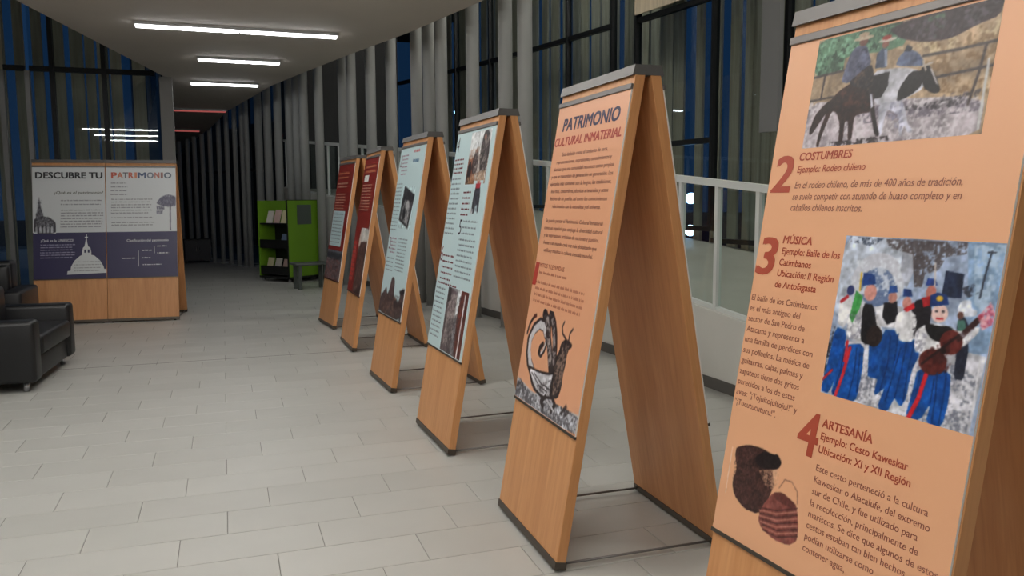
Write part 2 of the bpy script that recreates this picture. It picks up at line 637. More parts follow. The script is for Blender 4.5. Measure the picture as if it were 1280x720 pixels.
# glazed end wall on the left ----------------------------------------------------
YL = 15.5
lx = [-6.8, -5.4, -4.3, -3.29, -2.92, -2.56, -1.79, -0.97]
for i in range(len(lx) - 1):
    a, b = lx[i], lx[i + 1]
    w = struct_empty('window_%d' % wn, 'dark glass bay of the end wall behind the sofas')
    wn += 1
    light = abs(a + 3.29) < .01 or abs(a + 2.92) < .01
    box('mullion', (a - 0.035, a + 0.035, YL - 0.06, YL + 0.06, 0, 3.62 if light else ZT), 'frame_light' if light else 'frame_dark', w)
    box('transom', (a + 0.035, b - 0.035, YL - 0.05, YL + 0.05, 3.62, 3.70), 'frame_dark', w)
    box('sill', (a + 0.035, b - 0.035, YL - 0.05, YL + 0.05, 0, 0.08), 'frame_dark', w)
    box('pane', (a + 0.035, b - 0.035, YL - 0.004, YL + 0.004, 0.08, 3.62), 'glass_window', w)
    box('pane', (a + 0.035, b - 0.035, YL - 0.004, YL + 0.004, 3.70, ZT), 'glass_window', w)
struct(box('wall_end', (-0.97 + 0.03, -0.74, YL - 0.1, YL + 0.1, 0, ZC - 0.003), 'plaster_grey'), 'grey pier at the corner of the glass end wall')
struct(prism('wall_passage', [(-0.95, 15.62), (-0.8, 15.62), (-2.35, 29.0), (-2.5, 29.0)], 0, zc2, 'frame_dark'), 'dark side wall of the far passage')
scr2 = thing('slat_screen', 'row of timber slats outside the glass end wall by the sofas', 'slat screen', (-3.5, 16.3, 0))
x = -6.7
while x < -1.1:
    w = 0.14 + random.uniform(-0.04, 0.07)
    o = add_obj('slat', mesh('slat', *box_vf(-w / 2, w / 2, -0.02, 0.02, 0, 5.2 + random.uniform(-0.8, 1.2)), 'slat_wood'), scr2)
    o.location = (x + 3.5, random.uniform(-0.05, 0.05), 0)
    x += 0.24 + random.uniform(-0.06, 0.14)


# ceiling lights -------------------------------------------------------------------
def ceiling_light(x0, x1, y, label, n=1, tm='tube_added', group=None, zf=None):
    z = ZC if zf is None else zf
    xc = (x0 + x1) / 2
    t = thing('ceiling_light', label, 'ceiling light', (xc, y, z), 0, group)
    h = (x1 - x0) / 2
    box('housing', (-h, h, -0.07, 0.07, -0.035, -0.001), 'lamp_housing', t)
    seg = 2 * h / n
    for i in range(n):
        a = -h + i * seg + 0.012
        b = -h + (i + 1) * seg - 0.012
        box('diffuser', (a, b, -0.045, 0.045, -0.058, -0.036), tm, t, bevel=0.008)
    return t


ceiling_light(-0.9, 1.46, 10.85, 'long double tube light on the ceiling, the longest strip in view', 2, 'tube_far')
ceiling_light(-0.27, 0.90, 13.16, 'single white tube light between the long strip and the pier light', 1, 'tube_far')
ceiling_light(-0.46, 0.69, 15.8, 'single white tube light beside the top of the grey pier', 1, 'tube_far')
ceiling_light(-0.92, 0.15, 18.6, 'dim reddish tube light on the far ceiling, the longer of two', 1, 'tube_red', None, zc2(0, 18.6))
ceiling_light(-1.10, -0.45, 21.3, 'dim reddish tube light on the far ceiling, the shorter of two', 1, 'tube_red', None, zc2(0, 21.3))
over = ['dark red posters', 'pale blue posters', 'printed creature', 'printed band', 'floor before the stands', 'blank back wall']
for (y, xa), ov in zip(((8.0, 0.2), (5.7, -0.3), (3.4, -0.4), (1.1, -0.3), (-1.2, -0.6), (-3.5, -0.6)), over):  # out-of-view lights over the near stands, added to raise the brightness
    ceiling_light(xa - 1.2, xa + 1.2, y, 'added unseen long double tube light on the ceiling level with the ' + ov, 2, 'tube_added', 'added ceiling lights above the first stands')
for y, ov in ((4.6, 'pale blue posters'), (2.3, 'printed creature'), (0.0, 'printed baskets')):  # second row out of view, added to brighten posters, parapet and slats
    ceiling_light(-3.7, -1.3, y, 'added unseen double tube light on the seating side, level with the ' + ov, 2, 'tube_added', 'added ceiling lights on the seating side')
for y, ov in ((1.0, 'lowest'), (6.0, 'middle'), (11.0, 'upper')):  # out-of-view lights added to brighten the ramp, parapet and slats
    ceiling_light(xw(y) + 0.4, xw(y) + 2.4, y, 'added unseen tube light under the high roof above the %s stretch of the ramp' % ov, 2, 'tube_high_added', 'added tube lights high above the ramp', 6.99)

# ------------------------------------------------------------------ what the printed pictures show (x right, y down, 0..1)
RODEO = [
    ('p', (184, 164, 140), [(-0.053,0.008),(1.007,-0.004),(1.079,1.066),(-0.035,1.036)]),
    ('n', (150, 125, 95), 0.35, 5, [(0.642,0.231),(0.997,0.168),(1.004,0.702),(0.686,0.631)]),
    ('n', (215, 200, 170), 0.4, 6, [(0.499,0.222),(0.997,0.168),(0.993,0.311),(0.652,0.323)]),
    ('p', (100, 132, 110), [(-0.01,-0.019),(0.496,-0.017),(0.557,0.204),(0.438,0.231),(0.193,0.196),(0.196,0.335),(-0.008,0.333)]),
    ('n', (150, 190, 165), 0.35, 7, [(-0.008,0.002),(0.511,0.007),(0.522,0.211),(0.192,0.186),(0.196,0.335),(-0.01,0.322)]),
    ('n', (50, 75, 60), 0.3, 6, [(-0.008,0.002),(0.511,0.007),(0.522,0.211),(0.192,0.186),(0.196,0.335),(-0.01,0.322)]),
    ('p', (72, 58, 64), [(0.428,0.032),(0.889,-0.037),(1.003,-0.006),(0.989,0.141),(0.901,0.169),(0.775,0.24),(0.641,0.222),(0.516,0.154)]),
    ('n', (110, 105, 110), 0.35, 6, [(0.505,0.059),(0.891,-0.02),(0.997,0.016),(0.989,0.141),(0.9,0.165),(0.752,0.232),(0.592,0.197)]),
    ('n', (100, 130, 105), 0.25, 5, [(0.619,0.028),(0.729,0.017),(0.741,0.229),(0.64,0.213)]),
    ('p', (188, 180, 186), [(-0.023,0.568),(0.446,0.634),(0.986,0.714),(0.989,1.015),(0.492,1.032),(-0.035,1.036)]),
    ('n', (225, 220, 225), 0.4, 9, [(-0.023,0.568),(0.446,0.634),(0.986,0.714),(0.989,1.015),(0.492,1.032),(-0.035,1.036)]),
    ('n', (120, 112, 125), 0.35, 8, [(0.297,0.719),(0.45,0.672),(0.971,0.662),(0.979,0.826),(0.591,0.827),(0.337,0.823)]),
    ('n', (70, 66, 72), 0.45, 9, [(0.597,0.719),(0.804,0.708),(0.961,0.659),(0.97,0.727),(0.811,0.778),(0.607,0.757)]),
    ('l', (92, 84, 82), 0.012, [(-0.004,0.344),(0.202,0.327)]),
    ('l', (92, 84, 82), 0.012, [(0.653,0.334),(0.826,0.333),(0.998,0.321)]),
    ('l', (88, 80, 80), 0.012, [(0.74,0.522),(0.886,0.509),(0.998,0.498)]),
    ('l', (92, 84, 82), 0.01, [(-0.008,0.561),(0.164,0.55)]),
    ('l', (90, 80, 78), 0.012, [(0.08,0.345),(0.076,0.557)]),
    ('l', (90, 80, 78), 0.013, [(0.952,0.33),(0.939,0.539),(0.913,0.764)]),
    ('n', (40, 32, 34), 0.6, 8, [(0.185,0.958),(0.532,0.945),(0.543,0.987),(0.306,1.021),(0.177,1.013)]),
    ('p', (116, 126, 152), [(0.51,0.376),(0.52,0.305),(0.562,0.245),(0.626,0.297),(0.665,0.383),(0.662,0.414)]),
    ('p', (60, 62, 75), [(0.546,0.264),(0.558,0.213),(0.588,0.246),(0.583,0.275)]),
    ('n', (70, 80, 110), 0.4, 7, [(0.602,0.29),(0.626,0.297),(0.665,0.383),(0.662,0.414),(0.626,0.404)]),
    ('p', (86, 98, 120), [(0.395,0.363),(0.391,0.245),(0.415,0.2),(0.446,0.215),(0.461,0.368)]),
    ('p', (150, 160, 180), [(0.43,0.219),(0.449,0.216),(0.462,0.359),(0.449,0.355)]),
    ('e', (150, 105, 92),(0.433, 0.17), 0.020, 0.031),
    ('e', (205, 195, 185),(0.44, 0.137), 0.052, 0.015),
    ('e', (160, 70, 60),(0.434, 0.113), 0.027, 0.019),
    ('p', (214, 214, 222), [(0.378,0.377),(0.567,0.397),(0.667,0.459),(0.687,0.596),(0.607,0.65),(0.546,0.691),(0.446,0.686),(0.412,0.618)]),
    ('p', (205, 205, 216), [(0.448,0.672),(0.58,0.671),(0.61,0.758),(0.63,0.86),(0.669,0.932),(0.64,0.942),(0.61,0.866),(0.609,0.959),(0.594,0.957),(0.577,0.788),(0.507,0.724),(0.498,0.811),(0.497,0.944),(0.476,0.941),(0.466,0.806)]),
    ('n', (160, 160, 180), 0.35, 6, [(0.448,0.672),(0.58,0.671),(0.607,0.757),(0.604,0.937),(0.487,0.772)]),
    ('p', (38, 32, 36), [(0.386,0.423),(0.483,0.411),(0.485,0.531),(0.457,0.618),(0.417,0.624)]),
    ('p', (40, 34, 38), [(0.601,0.442),(0.668,0.447),(0.673,0.567),(0.623,0.635),(0.548,0.677),(0.552,0.565)]),
    ('p', (36, 30, 33), [(0.65,0.432),(0.683,0.398),(0.728,0.493),(0.77,0.619),(0.763,0.648),(0.732,0.645),(0.681,0.591)]),
    ('p', (200, 195, 195), [(0.695,0.432),(0.711,0.453),(0.756,0.586),(0.744,0.575)]),
    ('l', (200, 190, 180), 0.012, [(0.662,0.414),(0.705,0.4)]),
    ('l', (190, 180, 170), 0.01, [(0.679,0.45),(0.658,0.377)]),
    ('p', (66, 38, 32), [(0.194,0.503),(0.291,0.431),(0.395,0.501),(0.424,0.667),(0.408,0.73),(0.353,0.733),(0.317,0.75),(0.317,0.82),(0.322,0.952),(0.298,0.956),(0.283,0.785),(0.26,0.781),(0.269,0.968),(0.241,0.969),(0.232,0.806),(0.2,0.702),(0.165,0.676),(0.139,0.802),(0.12,0.91),(0.113,0.998),(0.095,0.988),(0.104,0.847),(0.126,0.719),(0.134,0.599)]),
    ('n', (100, 60, 48), 0.4, 6, [(0.202,0.504),(0.292,0.447),(0.389,0.528),(0.411,0.665),(0.325,0.724),(0.207,0.664)]),
    ('n', (36, 22, 20), 0.35, 6, [(0.14,0.591),(0.292,0.447),(0.396,0.51),(0.418,0.722),(0.197,0.701)]),
    ('p', (58, 34, 30), [(0.172,0.557),(0.112,0.605),(0.055,0.696),(0.029,0.857),(0.049,0.88),(0.089,0.784),(0.135,0.67),(0.181,0.629)]),
    ('p', (46, 34, 36), [(0.339,0.325),(0.377,0.392),(0.412,0.608),(0.45,0.803),(0.487,0.943),(0.459,0.943),(0.417,0.76),(0.376,0.563)]),
    ('p', (190, 190, 200), [(0.355,0.386),(0.371,0.41),(0.421,0.685),(0.41,0.702)]),
    ('p', (48, 42, 50), [(0.234,0.398),(0.28,0.344),(0.343,0.307),(0.378,0.336),(0.414,0.533),(0.405,0.588),(0.341,0.513),(0.269,0.485)]),
    ('n', (110, 90, 80), 0.4, 9, [(0.246,0.401),(0.345,0.327),(0.385,0.394),(0.402,0.568),(0.297,0.487)]),
    ('p', (104, 108, 130), [(0.253,0.136),(0.317,0.137),(0.353,0.253),(0.365,0.313),(0.322,0.355),(0.277,0.405),(0.24,0.45),(0.195,0.428),(0.207,0.308),(0.224,0.195)]),
    ('n', (60, 64, 86), 0.45, 7, [(0.274,0.171),(0.326,0.159),(0.365,0.313),(0.31,0.365),(0.276,0.308)]),
    ('e', (126, 88, 76),(0.298, 0.106), 0.026, 0.036),
    ('e', (196, 182, 164),(0.295, 0.074), 0.060, 0.018),
    ('e', (178, 160, 140),(0.294, 0.043), 0.032, 0.020),
    ('l', (210, 210, 210), 0.012, [(0.974,0.451),(0.978,0.956)]),
]
BAND = [
    ('p', (168, 182, 206), [(-0.037,0.005),(1.031,-0.009),(0.974,1.031),(-0.043,1.049)]),
    ('p', (196, 204, 218), [(-0.014,0.004),(0.32,-0.001),(0.495,0.072),(0.486,0.234),(0.444,0.329),(0.007,0.578)]),
    ('e', (206, 208, 218),(0.277, 0.273), 0.180, 0.177),
    ('e', (120, 138, 172),(0.283, 0.3), 0.120, 0.116),
    ('n', (225, 230, 238), 0.4, 5, [(0.064,0.157),(0.403,0.114),(0.464,0.326),(0.111,0.387)]),
    ('p', (180, 184, 196), [(0.413,0.059),(0.476,0.055),(0.505,0.178),(0.477,0.289),(0.417,0.186)]),
    ('n', (80, 68, 66), 0.75, 8, [(0.29,0.01),(0.792,0.006),(0.795,0.07),(0.685,0.094),(0.653,0.166),(0.576,0.199),(0.57,0.27),(0.523,0.275),(0.479,0.091),(0.311,0.061)]),
    ('n', (60, 70, 90), 0.5, 6, [(0.034,0.006),(0.28,0.01),(0.203,0.061),(0.041,0.041)]),
    ('p', (150, 176, 206), [(0.792,0.006),(1.017,-0.0),(0.991,0.572),(0.847,0.599),(0.832,0.234)]),
    ('n', (190, 208, 226), 0.5, 4, [(0.828,0.018),(1.011,0.008),(0.958,0.383),(0.883,0.327)]),
    ('p', (40, 52, 80), [(0.695,0.166),(0.802,0.177),(0.808,0.307),(0.696,0.31)]),
    ('l', (50, 55, 70), 0.01, [(0.928,0.048),(0.913,0.176),(0.906,0.292)]),
    ('l', (50, 55, 70), 0.008, [(0.908,0.054),(0.948,0.052)]),
    ('n', (46, 46, 56), 0.7, 7, [(0.793,0.255),(0.864,0.222),(0.897,0.268),(0.844,0.299)]),
    ('p', (214, 218, 228), [(0.81,0.32),(0.862,0.305),(0.874,0.353),(0.904,0.358),(0.907,0.39),(0.812,0.404),(0.796,0.364)]),
    ('p', (206, 206, 214), [(0.027,0.674),(0.586,0.559),(0.993,0.587),(0.971,1.016),(-0.019,1.043)]),
    ('n', (232, 232, 238), 0.4, 7, [(0.201,0.721),(0.602,0.645),(0.976,0.672),(0.956,1.02),(0.231,0.983)]),
    ('n', (120, 124, 140), 0.35, 8, [(0.208,0.758),(0.602,0.645),(0.976,0.672),(0.956,1.02),(0.231,0.983)]),
    ('n', (36, 38, 50), 0.6, 5, [(-0.028,0.583),(0.035,0.573),(0.043,0.75),(0.016,0.915),(-0.02,0.802)]),
    ('p', (40, 44, 62), [(0.812,0.404),(0.845,0.399),(0.881,0.46),(0.896,0.59),(0.896,0.73),(0.84,0.734),(0.833,0.601),(0.81,0.471)]),
    ('e', (120, 84, 74),(0.82, 0.396), 0.017, 0.021),
    ('p', (80, 120, 110), [(0.808,0.424),(0.848,0.418),(0.868,0.479),(0.818,0.487)]),
    ('p', (18, 92, 168), [(0.035,0.573),(0.124,0.589),(0.127,0.754),(0.069,0.992),(-0.001,0.989),(0.02,0.814)]),
    ('p', (222, 222, 226), [(0.034,0.415),(0.12,0.376),(0.145,0.498),(0.09,0.575),(0.045,0.552)]),
    ('l', (190, 50, 60), 0.02, [(0.046,0.414),(0.086,0.38)]),
    ('l', (196, 48, 58), 0.016, [(0.062,0.845),(-0.0,0.918)]),
    ('e', (60, 70, 120),(0.101, 0.339), 0.027, 0.031),
    ('p', (18, 92, 168), [(0.293,0.628),(0.365,0.56),(0.4,0.683),(0.397,0.831),(0.322,0.829)]),
    ('p', (18, 92, 168), [(0.366,0.541),(0.487,0.531),(0.491,0.702),(0.46,0.854),(0.395,0.928),(0.383,0.909),(0.397,0.776)]),
    ('p', (226, 226, 232), [(0.296,0.421),(0.373,0.383),(0.477,0.397),(0.497,0.52),(0.327,0.528)]),
    ('p', (28, 26, 34), [(0.348,0.386),(0.431,0.367),(0.461,0.472),(0.393,0.509),(0.352,0.469)]),
    ('e', (190, 140, 128),(0.399, 0.348), 0.028, 0.034),
    ('p', (40, 80, 140), [(0.366,0.328),(0.367,0.286),(0.414,0.277),(0.426,0.316)]),
    ('p', (34, 30, 38), [(0.538,0.353),(0.6,0.328),(0.655,0.374),(0.656,0.513),(0.586,0.559),(0.523,0.534)]),
    ('e', (196, 130, 118),(0.631, 0.293), 0.030, 0.039),
    ('p', (40, 70, 140), [(0.591,0.259),(0.598,0.216),(0.645,0.219),(0.663,0.251)]),
    ('l', (205, 195, 190), 0.01, [(0.627,0.133),(0.646,0.253)]),
    ('p', (196, 40, 48), [(0.581,0.33),(0.643,0.309),(0.647,0.361),(0.6,0.381)]),
    ('p', (18, 92, 168), [(0.47,0.588),(0.596,0.561),(0.629,0.64),(0.596,0.735),(0.591,0.895),(0.567,0.955),(0.52,0.913),(0.485,1.005),(0.419,0.996),(0.448,0.857),(0.483,0.722)]),
    ('p', (228, 228, 232), [(0.441,0.438),(0.517,0.401),(0.573,0.438),(0.58,0.578),(0.495,0.593),(0.446,0.528)]),
    ('e', (206, 150, 140),(0.496, 0.369), 0.028, 0.035),
    ('p', (38, 72, 136), [(0.462,0.337),(0.461,0.29),(0.508,0.289),(0.524,0.33)]),
    ('p', (190, 40, 48), [(0.479,0.406),(0.539,0.362),(0.551,0.391),(0.502,0.421)]),
    ('n', (36, 32, 40), 0.5, 7, [(0.545,0.442),(0.634,0.411),(0.656,0.513),(0.567,0.563)]),
    ('l', (10, 58, 118), 0.008, [(0.429,0.568),(0.44,0.73),(0.419,0.891)]),
    ('l', (10, 58, 118), 0.008, [(0.476,0.551),(0.48,0.704)]),
    ('l', (10, 58, 118), 0.008, [(0.536,0.604),(0.534,0.747),(0.52,0.913)]),
    ('l', (10, 58, 118), 0.008, [(0.583,0.595),(0.572,0.74),(0.576,0.917)]),
    ('l', (10, 58, 118), 0.008, [(0.505,0.627),(0.49,0.757),(0.465,0.944)]),
    ('p', (214, 216, 222), [(0.52,0.913),(0.567,0.955),(0.586,0.968),(0.492,1.003)]),
    ('p', (18, 92, 168), [(0.105,0.68),(0.263,0.642),(0.279,0.8),(0.273,0.972),(0.252,1.0),(0.083,1.003),(0.094,0.858)]),
    ('l', (206, 50, 62), 0.022, [(0.167,0.688),(0.148,0.847),(0.117,0.995)]),
    ('p', (232, 232, 236), [(0.103,0.485),(0.186,0.42),(0.272,0.409),(0.322,0.492),(0.374,0.549),(0.328,0.631),(0.134,0.64)]),
    ('p', (30, 28, 34), [(0.205,0.404),(0.282,0.407),(0.327,0.528),(0.363,0.601),(0.276,0.653),(0.226,0.624)]),
    ('p', (70, 150, 80), [(0.141,0.335),(0.197,0.367),(0.189,0.435),(0.152,0.536),(0.124,0.501)]),
    ('e', (216, 160, 150),(0.244, 0.337), 0.043, 0.050),
    ('p', (34, 74, 140), [(0.18,0.302),(0.173,0.222),(0.254,0.228),(0.273,0.284)]),
    ('l', (225, 190, 70), 0.012, [(0.168,0.332),(0.158,0.227)]),
    ('e', (50, 36, 34),(0.32, 0.589), 0.054, 0.063),
    ('l', (200, 50, 60), 0.02, [(0.141,0.654),(0.142,0.77)]),
    ('l', (10, 58, 118), 0.008, [(0.127,0.696),(0.123,0.852),(0.097,0.991)]),
    ('l', (10, 58, 118), 0.008, [(0.215,0.68),(0.227,0.83),(0.213,0.987)]),
    ('l', (10, 58, 118), 0.008, [(0.244,0.712),(0.266,0.936)]),
    ('n', (150, 150, 165), 0.4, 9, [(0.103,0.485),(0.186,0.42),(0.221,0.488),(0.226,0.624),(0.134,0.64)]),
    ('p', (18, 92, 168), [(0.63,0.713),(0.82,0.691),(0.838,0.836),(0.825,0.999),(0.728,1.0),(0.74,0.885),(0.694,0.996),(0.604,1.002),(0.62,0.862)]),
    ('l', (214, 46, 58), 0.026, [(0.686,0.733),(0.664,0.878),(0.623,1.003)]),
    ('p', (234, 234, 238), [(0.578,0.516),(0.646,0.458),(0.77,0.46),(0.826,0.485),(0.934,0.435),(0.933,0.471),(0.858,0.567),(0.773,0.579),(0.601,0.642),(0.583,0.586)]),
    ('p', (30, 26, 30), [(0.62,0.459),(0.709,0.47),(0.77,0.46),(0.813,0.487),(0.752,0.557),(0.687,0.551),(0.644,0.515)]),
    ('e', (104, 44, 38),(0.709, 0.668), 0.082, 0.071),
    ('e', (112, 46, 40),(0.794, 0.545), 0.064, 0.066),
    ('l', (70, 36, 34), 0.03, [(0.832,0.518),(0.927,0.395)]),
    ('n', (70, 26, 26), 0.4, 5, [(0.635,0.621),(0.829,0.502),(0.841,0.566),(0.797,0.71),(0.657,0.739)]),
    ('e', (234, 206, 200),(0.702, 0.402), 0.048, 0.051),
    ('e', (70, 60, 66),(0.682, 0.393), 0.009, 0.006),
    ('e', (70, 60, 66),(0.721, 0.389), 0.009, 0.007),
    ('l', (196, 60, 70), 0.01, [(0.689,0.431),(0.725,0.428)]),
    ('p', (28, 66, 132), [(0.638,0.372),(0.63,0.311),(0.67,0.289),(0.726,0.299),(0.746,0.348)]),
    ('e', (220, 180, 60),(0.687, 0.321), 0.021, 0.015),
    ('n', (214, 84, 110), 0.75, 9, [(0.91,0.39),(0.969,0.313),(1.001,0.361),(0.995,0.418),(0.946,0.458)]),
    ('n', (236, 200, 206), 0.5, 9, [(0.91,0.39),(0.967,0.301),(1.001,0.361),(0.995,0.418),(0.946,0.458)]),
    ('l', (10, 58, 118), 0.008, [(0.746,0.721),(0.761,0.854),(0.763,0.991)]),
    ('l', (10, 58, 118), 0.008, [(0.799,0.718),(0.804,0.844),(0.804,0.988)]),
    ('l', (10, 58, 118), 0.008, [(0.648,0.741),(0.646,0.882)]),
    ('l', (10, 58, 118), 0.008, [(0.735,0.757),(0.736,0.886)]),
    ('n', (160, 160, 175), 0.4, 9, [(0.578,0.516),(0.65,0.479),(0.654,0.618),(0.6,0.636)]),
    ('n', (170, 170, 184), 0.4, 9, [(0.827,0.488),(0.935,0.438),(0.887,0.542)]),
    ('l', (40, 20, 22), 0.012, [(0.648,0.689),(0.829,0.502)]),
    ('e', (30, 14, 16),(0.759, 0.598), 0.016, 0.015),
    ('l', (225, 225, 230), 0.01, [(0.965,0.609),(0.968,0.902)]),
]
BASKET = [
    ('p', (58, 34, 32), [(0.087,0.137),(0.226,0.058),(0.394,0.04),(0.508,0.059),(0.571,0.041),(0.627,0.097),(0.608,0.167),(0.536,0.208),(0.587,0.334),(0.541,0.517),(0.463,0.683),(0.294,0.697),(0.153,0.616),(0.106,0.505),(0.135,0.344),(0.087,0.212)]),
    ('n', (96, 62, 54), 0.35, 11, [(0.087,0.137),(0.394,0.04),(0.508,0.059),(0.624,0.11),(0.536,0.208),(0.587,0.334),(0.463,0.683),(0.158,0.613),(0.106,0.505)]),
    ('p', (28, 16, 18), [(0.319,0.164),(0.425,0.053),(0.509,0.063),(0.57,0.036),(0.627,0.097),(0.608,0.167),(0.437,0.233),(0.359,0.221)]),
    ('n', (205, 160, 130), 0.55, 14, [(0.395,0.263),(0.61,0.173),(0.637,0.29),(0.571,0.387),(0.487,0.375)]),
    ('l', (150, 100, 80), 0.008, [(0.642,0.346),(0.688,0.242),(0.763,0.235),(0.833,0.301),(0.853,0.41)]),
    ('p', (128, 70, 62), [(0.588,0.408),(0.673,0.373),(0.834,0.414),(0.864,0.468),(0.904,0.63),(0.907,0.74),(0.834,0.817),(0.683,0.838),(0.527,0.796),(0.472,0.726),(0.494,0.585)]),
    ('p', (90, 46, 42), [(0.588,0.408),(0.685,0.367),(0.835,0.418),(0.823,0.464),(0.719,0.475),(0.617,0.462)]),
    ('l', (84, 42, 40), 0.01, [(0.463,0.611),(0.657,0.561),(0.86,0.447)]),
    ('l', (182, 120, 104), 0.01, [(0.471,0.636),(0.662,0.59),(0.866,0.479)]),
    ('l', (84, 42, 40), 0.01, [(0.478,0.661),(0.668,0.62),(0.872,0.51)]),
    ('l', (182, 120, 104), 0.01, [(0.486,0.686),(0.674,0.65),(0.877,0.541)]),
    ('l', (84, 42, 40), 0.01, [(0.494,0.712),(0.679,0.68),(0.883,0.572)]),
    ('l', (182, 120, 104), 0.01, [(0.501,0.737),(0.685,0.71),(0.889,0.603)]),
    ('l', (84, 42, 40), 0.01, [(0.529,0.752),(0.691,0.74),(0.894,0.634)]),
    ('l', (182, 120, 104), 0.01, [(0.537,0.777),(0.696,0.769),(0.9,0.665)]),
    ('l', (84, 42, 40), 0.01, [(0.544,0.802),(0.702,0.799),(0.906,0.696)]),
    ('l', (238, 215, 195), 0.008, [(0.041,0.153),(0.045,0.631)]),
]
CREATURE = [
    ('p', (196, 198, 206), [(-0.124,0.925),(-0.029,0.785),(0.11,0.814),(0.294,0.859),(0.511,0.817),(0.682,0.828),(0.821,0.828),(0.912,0.815),(1.02,0.813),(1.003,1.005),(-0.098,1.013)]),
    ('n', (60, 56, 62), 0.5, 9, [(-0.087,0.956),(0.028,0.8),(0.298,0.871),(0.517,0.841),(0.837,0.816),(1.007,0.83),(1.01,0.988),(-0.075,0.996)]),
    ('n', (46, 36, 38), 0.8, 6, [(0.003,0.895),(0.052,0.792),(0.131,0.835),(0.118,0.896)]),
    ('n', (46, 36, 38), 0.8, 6, [(0.743,0.905),(0.819,0.774),(0.88,0.835),(0.837,0.89)]),
    ('l', (46, 36, 38), 0.075, [(0.242,0.672),(0.16,0.587),(0.118,0.488),(0.108,0.365),(0.161,0.24),(0.245,0.164),(0.329,0.171),(0.379,0.239)]),
    ('l', (206, 204, 208), 0.05, [(0.251,0.669),(0.174,0.583),(0.132,0.484),(0.122,0.361),(0.172,0.245),(0.248,0.177),(0.323,0.181),(0.366,0.242)]),
    ('l', (46, 36, 38), 0.035, [(0.375,0.227),(0.391,0.302),(0.377,0.4),(0.336,0.465),(0.299,0.449),(0.307,0.393),(0.342,0.356)]),
    ('l', (200, 196, 198), 0.016, [(0.378,0.253),(0.386,0.317),(0.364,0.403),(0.331,0.448)]),
    ('l', (46, 36, 38), 0.022, [(0.052,0.309),(0.068,0.22),(0.107,0.149),(0.157,0.102)]),
    ('e', (90, 40, 34),(0.145, 0.11), 0.028, 0.019),
    ('l', (46, 36, 38), 0.07, [(0.299,0.057),(0.385,0.145),(0.417,0.269),(0.466,0.387),(0.523,0.539)]),
    ('l', (46, 36, 38), 0.07, [(0.401,0.04),(0.466,0.125),(0.514,0.243),(0.541,0.365),(0.552,0.517)]),
    ('n', (190, 180, 176), 0.45, 9, [(0.269,0.05),(0.365,0.069),(0.534,0.497),(0.481,0.54),(0.362,0.177)]),
    ('n', (180, 170, 168), 0.45, 9, [(0.383,0.039),(0.465,0.073),(0.586,0.455),(0.544,0.52),(0.456,0.154)]),
    ('p', (46, 36, 38), [(0.14,0.621),(0.323,0.623),(0.503,0.59),(0.636,0.521),(0.698,0.671),(0.635,0.806),(0.47,0.864),(0.285,0.826)]),
    ('p', (214, 214, 220), [(0.181,0.642),(0.329,0.643),(0.501,0.617),(0.584,0.578),(0.631,0.695),(0.597,0.785),(0.471,0.833),(0.315,0.799)]),
    ('n', (70, 62, 66), 0.4, 10, [(0.341,0.774),(0.622,0.596),(0.665,0.683),(0.611,0.792),(0.472,0.837)]),
    ('l', (60, 52, 56), 0.008, [(0.233,0.674),(0.383,0.759),(0.521,0.774)]),
    ('l', (60, 52, 56), 0.008, [(0.28,0.67),(0.421,0.732),(0.554,0.736)]),
    ('p', (46, 36, 38), [(0.666,0.216),(0.724,0.213),(0.777,0.242),(0.769,0.269),(0.737,0.296),(0.723,0.362),(0.726,0.436),(0.713,0.54),(0.72,0.663),(0.69,0.78),(0.573,0.809),(0.556,0.697),(0.572,0.562),(0.564,0.436),(0.607,0.346),(0.619,0.266)]),
    ('n', (168, 140, 124), 0.5, 12, [(0.657,0.256),(0.736,0.259),(0.71,0.466),(0.708,0.692),(0.608,0.781),(0.579,0.508)]),
    ('l', (46, 36, 38), 0.014, [(0.677,0.213),(0.62,0.177),(0.598,0.119),(0.616,0.064)]),
    ('l', (46, 36, 38), 0.014, [(0.717,0.214),(0.717,0.152),(0.75,0.102)]),
    ('l', (46, 36, 38), 0.03, [(0.512,0.822),(0.451,0.893),(0.496,0.928)]),
    ('l', (46, 36, 38), 0.03, [(0.611,0.792),(0.667,0.847),(0.624,0.923)]),
    ('l', (200, 200, 205), 0.014, [(0.54,0.845),(0.662,0.907)]),
]


# ------------------------------------------------------------------ prints
def vnoise(h, w, cells, rng):
    """smooth value noise in [0, 1]"""
    ch, cw = max(2, int(cells * h / w) + 2), cells + 2
    g = rng.rand(ch, cw)
    yy = np.linspace(0, ch - 1.001, h)
    xx = np.linspace(0, cw - 1.001, w)
    y0, x0 = yy.astype(int), xx.astype(int)
    fy, fx = (yy - y0)[:, None], (xx - x0)[None, :]
    fy, fx = fy * fy * (3 - 2 * fy), fx * fx * (3 - 2 * fx)
    a, b = g[y0][:, x0], g[y0][:, x0 + 1]
    c, d = g[y0 + 1][:, x0], g[y0 + 1][:, x0 + 1]
    return (a * (1 - fx) + b * fx) * (1 - fy) + (c * (1 - fx) + d * fx) * fy


